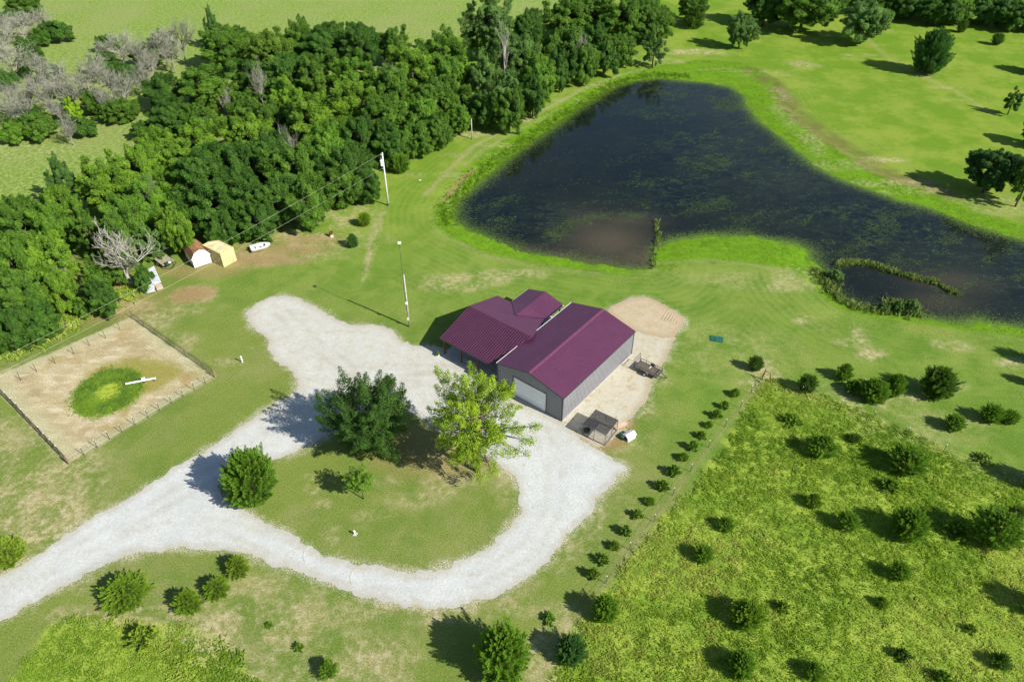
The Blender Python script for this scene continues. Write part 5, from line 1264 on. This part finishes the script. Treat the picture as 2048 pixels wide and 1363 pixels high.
fence("wire_fence", "right fence side of the lagoon running towards the sheds", [(262, 633), (432, 752)], [z1(*p) for p in [(1155,215),(1257,285),(1370,368),(1490,455),(1630,555)]], 1.2, 7, False, .25, (), .013)
fence("wire_fence", "left fence side of the lagoon nearest the frame edge", [(-25, 760), (0, 782), (140, 928)], [z1(*p) for p in [(68,800),(116,845),(158,885),(200,935),(246,985),(336,1075),(380,1128),(431,1178),(478,1228)]], 1.2, 7, True, .25, [(139, 928)], .013)
fence("wire_fence", "upper fence side of the lagoon along the woodland edge", [(-25, 760), (262, 633)], [z1(*p) for p in [(965,240),(848,305),(720,365),(595,432),(445,507),(295,570),(170,640)]], 1.2, 3, False, wr=.007)
fence("meadow_fence", "low wire fence along the sapling row with white-capped thin posts", [(1524, 758), (1481, 816), (1417, 895), (1346, 990), (1259, 1099), (1212, 1166), (1150, 1250)], [(1501,786),(1481,816),(1450,853),(1417,895),(1381,943),(1346,990),(1308,1043),(1259,1099),(1212,1166)], 1.15, 3, True, wr=.008)
fence("meadow_fence", "wire fence along the upper edge of the tall meadow right of the brace", [(1541, 763), (1602, 788), (1680, 815), (1745, 838), (1813, 870), (1886, 904), (1965, 933), (2036, 962), (2120, 1000)], [(1602,788),(1680,815),(1745,838),(1813,870),(1886,904),(1965,933),(2036,962)], 1.15, 3, True, wr=.008)
P = G(1524, 758); q1 = Vector(G(1541, 764)) - Vector(P)
o = thing("fence_brace", "rusty brown pipe corner brace where the two meadow fences meet", "fence brace", tuple(P))
MB().tube([(0, 0, -.1), (0.12, .0, 1.75)], .055, 8).build("post", M_RUST, o); MB().tube([q1 + Vector((0, 0, -.1)), q1 + Vector((-.25, .1, 1.35)), Vector((.13, .0, 1.5))], .05, 8).build("brace_pipe", M_RUST, o)
MB().tube([Vector((-.55, -.6, 0)), Vector((.02, 0, 1.05))], .045, 6).build("brace_pipe", M_RUST, o)
for i, (x, y) in enumerate([(1519,762),(1513,768),(1524,757),(1541,763),(1506,782),(1528,759)]):
    P = G(x, y); rr = R.uniform(.10, .2); pts = []; slab = ["beside the foot of the post","farthest from the brown brace, to its lower left","at the very top of the stones","under the right pipe foot","alone further down the fence line","just behind the brace post"][i]
    b = MB(); st = random.Random(i); vs = [(rr * math.cos(a) * st.uniform(.8, 1.2), rr * math.sin(a) * st.uniform(.7, 1.2), z) for z, m_ in ((-.02, 1), (.1, .8)) for a in np.linspace(0, 5.6, 8)]; b.add(vs, [tuple(range(7, -1, -1)), tuple(range(8, 16))] + [(k, (k + 1) % 8, 8 + (k + 1) % 8, 8 + k) for k in range(8)])
    o = b.build("white_rock", M_CONC, bevel=.02); o.location = tuple(P); tag(o, "small pale stone at the fence brace, " + slab, "stone", "stones at the fence brace")

# ------------------------------------------------------------------ lagoon pipe
a = G(250.5, 767, .45); e = G(312, 756.5, .35); m_ = (a + e) / 2
o = thing("lagoon_pipe", "long white pipe on stands reaching over the duckweed lagoon", "pipe", (m_[0], m_[1], 0), math.atan2(e[1] - a[1], e[0] - a[0])); Lh = float(np.hypot(*(e - a)[:2])) / 2
MB().box((-Lh, -.13, .36), (Lh, .13, .5)).build("pipe", M_WHITE, o, bevel=.03); MB().box((-Lh + .3, -.11, .5), (-Lh + .34, .11, .52)).build("strap", M_DKM, o)
MB().box((.15, -.05, .5), (.55, .3, .72)).build("valve_box", M_WHITE, o, bevel=.03)
for u in (-Lh * .6, .3, Lh * .85): MB().box((u - .05, -.05, -.05), (u + .05, .05, .36)).build("stand", M_DKM, o)

# ------------------------------------------------------------------ sheds, container, boat, trailers along the wood
SH0 = G(390, 537); SH1 = G(424, 525.5); yaw = math.atan2(SH1[1] - SH0[1], SH1[0] - SH0[0]); w = float(np.hypot(*(SH1 - SH0)[:2]))
print("shed width", w, "wall h", HT((390, 537), (384, 514)), HT((366, 507), (365, 499)), "top", HT((407, 531), (407, 490)))
shed = thing("garden_shed", "white barn-shaped shed with a rusty brown roof under the trees", "shed", (SH0[0], SH0[1], 0), yaw)
D_ = 3.9; hw = 1.75; 
prof = [(0, .12), (w, .12), (w + .0, hw), (w * .80, hw + .80), (w * .5, hw + 1.12), (w * .20, hw + .80), (0, hw)]
MB().extr(prof, 'y', 0, D_).build("wall", mat_simple("white_painted_siding", (.80, .81, .82), .55, var=.05, scale=2), shed)
M_SROOF = mat_simple("rusty_shingles", (.30, .16, .08), .9, var=.35, scale=4, spec=.1, dirt=(.12, .07, .035))
b = MB(); pr = [(-.12, hw - .10), (w * .19, hw + .84), (w * .5, hw + 1.18), (w * .81, hw + .84), (w + .12, hw - .10)]
for p, q in zip(pr[:-1], pr[1:]):
    slope(b, [(p[0], -.10, p[1]), (q[0], -.10, q[1]), (q[0], D_ + .1, q[1]), (p[0], D_ + .1, p[1])], .045)
b.build("roof", M_SROOF, shed)
b = MB(); cx = w / 2; b.box((cx - .75, -.022, .15), (cx - .012, -.002, 1.95)); b.box((cx + .012, -.022, .15), (cx + .75, -.002, 1.95)); b.build("door", mat_simple("white_door_boards", (.77, .78, .80), .5, var=.04), shed)
b = MB()
for u in (.1, w - .25): b.box((u, .1, -.02), (u + .15, D_ - .1, .118))
b.build("skid", M_WOOD, shed)
b = MB()
for p, q in zip(pr[:-1], pr[1:]): b.bar((p[0], -.115, p[1] - .05), (q[0], -.115, q[1] - .05), .03, .10)
b.build("roof_trim", M_WHITE, shed)

C0 = G(448, 534.5); C1 = G(473.5, 520.5); yawc = math.atan2(C1[1] - C0[1], C1[0] - C0[0])
cont = thing("shipping_container", "yellow steel shipping container with double doors right of the white shed", "container", (C0[0], C0[1], 0), yawc)
M_YEL = mat_simple("faded_yellow_paint", (.60, .51, .23), .6, var=.12, scale=1.5, dirt=(.30, .20, .08)); M_YELD = mat_simple("faded_yellow_roof", (.58, .52, .31), .6, var=.15, scale=1.2, dirt=(.28, .15, .06))
CW, CL, CHh = 2.44, 4.4, 2.45
b = MB(); b.box((.05, .06, .12), (.09, CL, CHh - .06)); b.box((CW - .09, .06, .12), (CW - .05, CL, CHh - .06)); b.box((.05, CL - .06, .12), (CW - .05, CL - .02, CHh - .06)); b.box((.05, .06, .1), (CW - .05, CL - .06, .16))
for i in range(15):
    y = .25 + i * .28; b.box((.012, y, .14), (.05, y + .13, CHh - .1)); b.box((CW - .05, y, .14), (CW - .012, y + .13, CHh - .1))
b.build("side_wall", M_YEL, cont)
b = MB(); b.box((.04, .05, CHh - .06), (CW - .04, CL - .02, CHh - .01))
for i in range(14): b.box((.15, .3 + i * .28, CHh - .01), (CW - .15, .42 + i * .28, CHh + .02))
b.build("roof", M_YELD, cont)
b = MB()
for x in (0, CW - .14):
    for y in (-.02, CL - .12): b.box((x, y, 0), (x + .14, y + .14, CHh + .03))
for x in (.0, CW - .1): b.box((x, .12, CHh - .11), (x + .1, CL - .12, CHh + .026)); b.box((x, .12, 0), (x + .1, CL - .12, .13))
for z in (.0, CHh - .12): b.box((.14, -.018, z), (CW - .14, .08, z + .13)); b.box((.14, CL - .1, z), (CW - .14, CL + .018, z + .13))
b.build("frame", M_YEL, cont)
for x0 in (.15, CW / 2 + .01):
    x1 = x0 + CW / 2 - .16; d = MB().box((x0, .0, .14), (x1, .045, CHh - .13))
    for i in range(4): d.box((x0 + .08, -.018, .25 + i * .53), (x1 - .08, -.001, .62 + i * .53))
    d = d.build("door", M_YEL, cont)
    for xx in (x0 + .3, x1 - .3): MB().tube([(xx, -.045, .1), (xx, -.045, CHh - .1)], .018, 8).build("locking_bar", M_GREYM, d)
# boat on the bare soil under the trees
Pb = G(522, 498); boat = thing("boat", "white open motor boat parked half under the trees right of the yellow container", "boat", (Pb[0], Pb[1], 0), math.radians(28)); boat.scale = (.62, .85, .8)
def hull(Lb, Wb, Hh):
    b = MB(); N_ = 12; rows = []
    for i in range(N_ + 1):
        u = i / N_; x = -Lb / 2 + Lb * u; hwid = Wb / 2 * (1 - max(0, (u - .45) / .55) ** 2.2) ** .8 if u < 1 else .02; keel = .12 + .25 * max(0, (u - .6) / .4) ** 2
        rows.append([(x, -hwid, Hh + .12 * u), (x, -hwid * .82, keel + .16), (x, 0, keel), (x, hwid * .82, keel + .16), (x, hwid, Hh + .12 * u)])
    vs = [p for r_ in rows for p in r_]; fs = []
    for i in range(N_):
        for j in range(4): fs.append((i * 5 + j, i * 5 + j + 1, (i + 1) * 5 + j + 1, (i + 1) * 5 + j))
    fs.append((0, 1, 2, 3, 4)); b.add(vs, fs)
    inner = [(r_[0][0], r_[0][1] * .80, r_[0][2]) for r_ in rows] ; inner2 = [(r_[4][0], r_[4][1] * .80, r_[4][2]) for r_ in rows]
    dk = MB()
    vs = []; fs = []
    for i, r_ in enumerate(rows): vs += [(r_[0][0], r_[0][1] * 1.02, r_[0][2] + .015), (r_[0][0], r_[0][1] * .76, r_[0][2] + .02), (r_[4][0], r_[4][1] * .76, r_[4][2] + .02), (r_[4][0], r_[4][1] * 1.02, r_[4][2] + .015)]
    for i in range(N_): fs += [(i * 4, i * 4 + 1, i * 4 + 5, i * 4 + 4), (i * 4 + 2, i * 4 + 3, i * 4 + 7, i * 4 + 6)]
    for i in range(9, N_): fs.append((i * 4 + 1, i * 4 + 2, i * 4 + 6, i * 4 + 5))
    dk.add(vs, fs)
    fl = MB(); vs = []; fs = []
    for i, r_ in enumerate(rows[:10]): vs += [(r_[0][0], r_[0][1] * .76, r_[0][2] + .02), (r_[0][0], r_[0][1] * .70, .42), (r_[4][0], r_[4][1] * .70, .42), (r_[4][0], r_[4][1] * .76, r_[4][2] + .02)]
    for i in range(9): fs += [(i * 4 + j, i * 4 + j + 1, i * 4 + j + 5, i * 4 + j + 4) for j in range(3)]
    fl.add(vs, fs); return b, dk, fl
hb, dk, fl = hull(5.0, 1.95, .80)
M_BOAT = mat_simple("white_fibreglass", (.80, .81, .81), .3, var=.05, spec=.5); M_BIN = mat_simple("pale_grey_deck", (.55, .57, .60), .6)
hb.build("hull", M_BOAT, boat, smooth=True); dk.build("gunwale", M_BOAT, boat); fl.build("cockpit_floor", M_BIN, boat)
MB().box((-1.2, -.55, .43), (-.75, .55, .72)).build("seat", M_BOAT, boat, bevel=.05); MB().box((.2, -.5, .43), (.55, -.1, .95)).build("console", M_GREYM, boat, bevel=.04)
MB().box((-2.75, -.18, .45), (-2.5, .18, 1.15)).build("outboard_motor", M_DARK, boat, bevel=.06)

# flat trailer with a dark box and ball left of the shed
Pt = G(331, 527); ft = thing("flat_trailer", "old flat wooden trailer with a dark green front left of the white shed", "trailer", (Pt[0], Pt[1], 0), math.radians(-42))
MB().box((-1.55, -.95, .62), (1.35, .95, .72)).build("deck", mat_simple("worn_plank_deck", (.33, .29, .20), .85, var=.3, scale=5, dirt=(.20, .15, .09)), ft)
b = MB(); b.bar((-1.55, -.92, .55), (1.9, -.92, .55), .08, .12); b.bar((-1.55, .92, .55), (1.9, .92, .55), .08, .12)
for x in (-1.4, 0, 1.3): b.bar((x, -.88, .55), (x, .88, .55), .08, .1)
b.bar((1.9, -.92, .55), (2.7, 0, .5), .07); b.bar((1.9, .92, .55), (2.7, 0, .5), .07); b.build("frame", M_DKM, ft)
def wheel(parent, x, y, r=.33, w_=.2, rimcol=None, z=None):
    z = r if z is None else z
    t_ = MB().tube([(x, y - w_ / 2, z), (x, y - w_ / 2 + .03, z), (x, y + w_ / 2 - .03, z), (x, y + w_ / 2, z)], [r * .88, r, r, r * .88], 20).build("wheel", mat_simple_c("tyre_rubber", (.02, .02, .02), .85), parent)
    sg = -1 if y < 0 else 1
    MB().tube([(x, y + sg * (w_ / 2 - .02), z), (x, y + sg * (w_ / 2 + .012), z)], [r * .60, r * .55], 14).build("rim", mat_simple_c("wheel_rim_paint", rimcol or (.6, .62, .65), .4), t_)
_mc = {}
def mat_simple_c(n, c, r_):
    k = (n, c)
    if k not in _mc: _mc[k] = mat_simple(n, c, r_)
    return _mc[k]
for y in (-1.1, 1.1): wheel(ft, -.3, y, .34, .2, (.5, .5, .42))
MB().box((1.2, -.6, .72), (1.9, .5, 1.0)).build("front_box", mat_simple("dark_green_box", (.03, .07, .05), .6), ft, bevel=.03)
bm_ = bmesh.new(); bmesh.ops.create_uvsphere(bm_, u_segments=14, v_segments=9, radius=.24); me = bpy.data.meshes.new("tank"); bm_.to_mesh(me); bm_.free(); o = link("tank", me, M_GREYM, ft); o.location = (1.75, .05, 1.0); o.scale = (1, 1.1, .8)
# sheet metal and boards lying on the ground
def lying(name, label, cat, corners, z, th, mat, corr=False, group=None):
    P = [G(x, y, z) for x, y in corners]; c = sum(P) / len(P); b = MB(); L = [tuple(p - c) for p in P]
    k = len(L); b.add([(x, y, 0) for x, y, _ in L] + [(x, y, th) for x, y, _ in L], [tuple(reversed(range(k))), tuple(range(k, 2 * k))] + [(i, (i + 1) % k, k + (i + 1) % k, k + i) for i in range(k)])
    if corr:
        a0, a1, a2, a3 = [Vector((x, y, th)) for x, y, _ in L[:4]]
        for i in range(1, 12): u = i / 12; b.bar(a0.lerp(a1, u) + Vector((0, 0, .012)), a3.lerp(a2, u) + Vector((0, 0, .012)), .05, .03)
    o = b.build(name, mat); o.location = (c[0], c[1], z - th / 2); return tag(o, label, cat, group)
M_SHEET = mat_simple("galvanised_sheet", (.60, .64, .69), .5, metal=0, var=.2, scale=1.5, dirt=(.45, .42, .40), spec=.5)
lying("roofing_sheet", "long pale corrugated sheet, the right one lying between the cedar and the flat trailer", "metal sheet", [(293,540),(308,532),(322,563),(306,572)], .12, .05, M_SHEET, True)
lying("roofing_sheet", "pale corrugated sheet lying left, its end under the dark cedar bush", "metal sheet", [(278,578),(302,564),(311,582),(289,586)], .08, .05, M_SHEET, True)
lying("roofing_sheet", "grey corrugated sheet under the long pale one", "metal sheet", [(290,545),(300,538),(312,575),(300,579)], .04, .04, M_SHEET, True)
lying("plywood_board", "pinkish board lying beside the pale roofing sheets", "board", [(310,570),(322,566),(327,576),(314,580)], .22, .12, mat_simple("pale_plywood", (.55, .42, .32), .8))

# ------------------------------------------------------------------ utility trailer beside the barn
ut = thing("utility_trailer", "black mesh trailer with its ramp gate raised beside the barn wall", "trailer", tuple(BU(BW + 3.55, BL_ - 3.2)), BY)
c_ = G(1297, 737, .55); ut.location = (c_[0], c_[1], 0)
MB().box((-1.6, -.78, .52), (1.6, .78, .57)).build("deck", mat_simple("weathered_trailer_deck", (.115, .098, .08), .85, var=.35, scale=6, spec=.1), ut)
b = MB()
for y in (-.8, .8):
    b.bar((-1.62, y, .50), (1.62, y, .50), .07, .09); b.bar((-1.62, y, .92), (1.62, y, .92), .05)
    for x in (-1.6, -.8, 0, .8, 1.6): b.bar((x, y, .5), (x, y, .92), .05)
b.bar((1.62, -.8, .5), (1.62, .8, .5), .07, .09); b.bar((1.62, -.8, .92), (1.62, .8, .92), .05); b.bar((-1.62, -.8, .5), (-1.62, .8, .5), .07, .09)
for x in (-.8, 0, .8): b.bar((x, -.78, .47), (x, .78, .47), .05)
b.build("frame", M_DKM, ut)
b = MB(); b.bar((1.62, -.45, .48), (2.55, -.12, .45), .07); b.bar((1.62, .45, .48), (2.55, .12, .45), .07); b.bar((2.5, 0, .45), (2.85, 0, .45), .07); b.bar((2.45, 0, .0), (2.45, 0, .5), .05); b.build("tongue", M_DKM, ut)
b = MB(); g0, g1 = -.78, .78
for y in (g0, g1): b.bar((-1.66, y, .55), (-1.78, y, 1.75), .05)
for u in (0, .5, 1): b.bar((-1.66 - .12 * u, g0, .57 + 1.18 * u), (-1.66 - .12 * u, g1, .57 + 1.18 * u), .045)
for i in range(1, 7): y = g0 + (g1 - g0) * i / 7; b.bar((-1.66, y, .55), (-1.78, y, 1.75), .022)
b.build("ramp_gate", M_DKM, ut)
for y in (-1.0, 1.0):
    wheel(ut, .05, y, .32, .2, (.62, .64, .68)); b = MB(); pts = [(.05 + .42 * math.cos(a), y, .34 + .42 * math.sin(a)) for a in np.linspace(.2, math.pi - .2, 9)]
    for p, q in zip(pts[:-1], pts[1:]): b.bar(p, q, .24, .02)
    b.build("fender", M_DKM, ut)
MB().box((.1, -.12, .575), (.55, -.02, .60), rz=.9).build("white_plank", M_WHITE, None)
o = bpy.data.objects["white_plank"]; o.location = (c_[0], c_[1], 0.005); tag(o, "short white plank lying on the trailer deck beside the barn", "plank")

# ------------------------------------------------------------------ dog kennel, dog house, bucket, boards
KF = G(1209.5, 890.6); kz = HT((1209.5, 890.6), (1212, 869.3)); kz = max(1.5, min(kz, 2.0)); print("kennel h", kz)
TL, TR, BKL, BKR = G(1166.6, 847.4, kz), G(1212, 869.3, kz), G(1194.5, 815.9, kz), G(1235.5, 839.3, kz)
kd = math.atan2(TR[1] - TL[1], TR[0] - TL[0]); kw = float(np.hypot(*(TR - TL)[:2])); kl = float(np.hypot(*(BKR - TR)[:2])); print('kennel', kw, kl, math.degrees(kd), math.degrees(BY))
ken = thing("dog_kennel", "wire dog kennel with a dark shade net next to the front corner of the barn", "kennel", (TL[0], TL[1], 0), kd)
b = MB()
for x in (0, kw / 2, kw):
    for y in (0, kl / 2, kl):
        if x == kw / 2 and y == kl / 2: continue
        b.tube([(x, y, 0), (x, y, kz)], .03, 6)
for z in (.05, kz):
    for y in (0, kl): b.tube([(0, y, z), (kw, y, z)], .028, 6)
    for x in (0, kw): b.tube([(x, 0, z), (x, kl, z)], .028, 6)
b.tube([(0, kl / 2, kz), (kw, kl / 2, kz)], .02, 6); b.tube([(kw / 2, 0, kz), (kw / 2, kl, kz)], .02, 6); b.build("frame", M_DKM, ken)
def net(corners, mat, name, parent):
    m = bpy.data.meshes.new(name); m.from_pydata([tuple(c) for c in corners], [], [(0, 1, 2, 3)]); return link(name, m, mat, parent)
def netmat(name, col, scale, cover):
    t = NT(name); s = t.new('ShaderNodeSeparateXYZ'); t.ln(t.coord(), s.inputs[0])
    u = t.math('ADD', s.outputs[0], t.math('ADD', s.outputs[1], s.outputs[2])); v = t.math('SUBTRACT', s.outputs[2], t.math('SUBTRACT', s.outputs[0], s.outputs[1]))
    a = t.math('LESS_THAN', t.math('FRACT', t.math('MULTIPLY', u, scale)), cover); c = t.math('LESS_THAN', t.math('FRACT', t.math('MULTIPLY', v, scale)), cover)
    m_ = t.math('MAXIMUM', a, c); t.setin(t.p.inputs['Alpha'], m_); return t.fin(col, .7)
M_NET = netmat("wire_netting", (.09, .09, .09), 9, .10); M_SHADE = netmat("shade_cloth", (.03, .03, .033), 30, .62)
net([(0, 0, .05), (kw, 0, .05), (kw, 0, kz), (0, 0, kz)], M_NET, "wire_panel", ken); net([(0, kl, .05), (kw, kl, .05), (kw, kl, kz), (0, kl, kz)], M_NET, "wire_panel", ken)
net([(0, 0, .05), (0, kl, .05), (0, kl, kz), (0, 0, kz)], M_NET, "wire_panel", ken); net([(kw, 0, .05), (kw, kl, .05), (kw, kl, kz), (kw, 0, kz)], M_NET, "wire_panel", ken)
m = bpy.data.meshes.new("shade_net"); N_ = 10; vs = [(kw * i / N_, kl * j / N_, kz + .03 - .10 * math.sin(math.pi * i / N_) * abs(math.sin(math.pi * j / N_ * 2))) for j in range(N_ + 1) for i in range(N_ + 1)]
m.from_pydata(vs, [], [(j * (N_ + 1) + i, j * (N_ + 1) + i + 1, (j + 1) * (N_ + 1) + i + 1, (j + 1) * (N_ + 1) + i) for j in range(N_) for i in range(N_)]); link("shade_net", m, M_SHADE, ken)
q = G(1174, 860, .2); o = thing("water_tub", "black round tub in the left front corner of the dog kennel", "tub", (q[0], q[1], .02)); MB().tube([(0, 0, 0), (0, 0, .32)], [.34, .40], 16, cap=False).tube([(0, 0, .0), (0, 0, .03)], .34, 16).build("body", M_DARK, o)
MB().tube([(.41 * math.cos(a), .41 * math.sin(a), .32) for a in np.linspace(0, 2 * math.pi, 17)], .025, 6, cap=False).build("rim", M_DKM, o)
q = G(1258, 876); dh = thing("dog_house", "white plastic dog house with a dark doorway right of the kennel", "dog house", (q[0], q[1], .02), kd - .35)
M_DH = mat_simple("white_dog_house_plastic", (.78, .80, .78), .5)
b = MB(); b.extr([(-.42, 0), (.42, 0), (.42, .62), (0, .86), (-.42, .62)], 'y', -.55, .6); b.build("body", M_DH, dh)
MB().extr([(-.25, .08), (.25, .08), (.25, .45), (0, .6), (-.25, .45)], 'y', -.575, -.552).build("doorway", M_DARK, dh)
b = MB(); slope(b, [(0, -.66, .93), (0, .68, .93), (-.52, .68, .63), (-.52, -.66, .63)], .04); slope(b, [(0, -.66, .93), (.52, -.66, .63), (.52, .68, .63), (0, .68, .93)], .04); b.build("roof", M_DH, dh)
q = G(1245, 873); o = thing("bucket", "pale green bucket between the kennel and the white dog house", "bucket", (q[0], q[1], .02)); MB().tube([(0, 0, 0), (0, 0, .38)], [.20, .25], 14, cap=False).tube([(0, 0, .0), (0, 0, .25)], [.19, .22], 14).build("body", mat_simple("pale_green_plastic", (.30, .60, .45), .5), o)
q = G(1240, 850); o = thing("leaning_board", "tan board propped on the ground behind the kennel's right corner", "board", (q[0], q[1], .02), BY + 1.2); MB().box((-.9, -.3, .0), (.9, .3, .05)).build("panel", mat_simple("tan_board", (.60, .42, .28), .8), o); MB().box((-.9, -.35, .05), (-.8, .35, .1)).build("batten", M_WOOD, o)
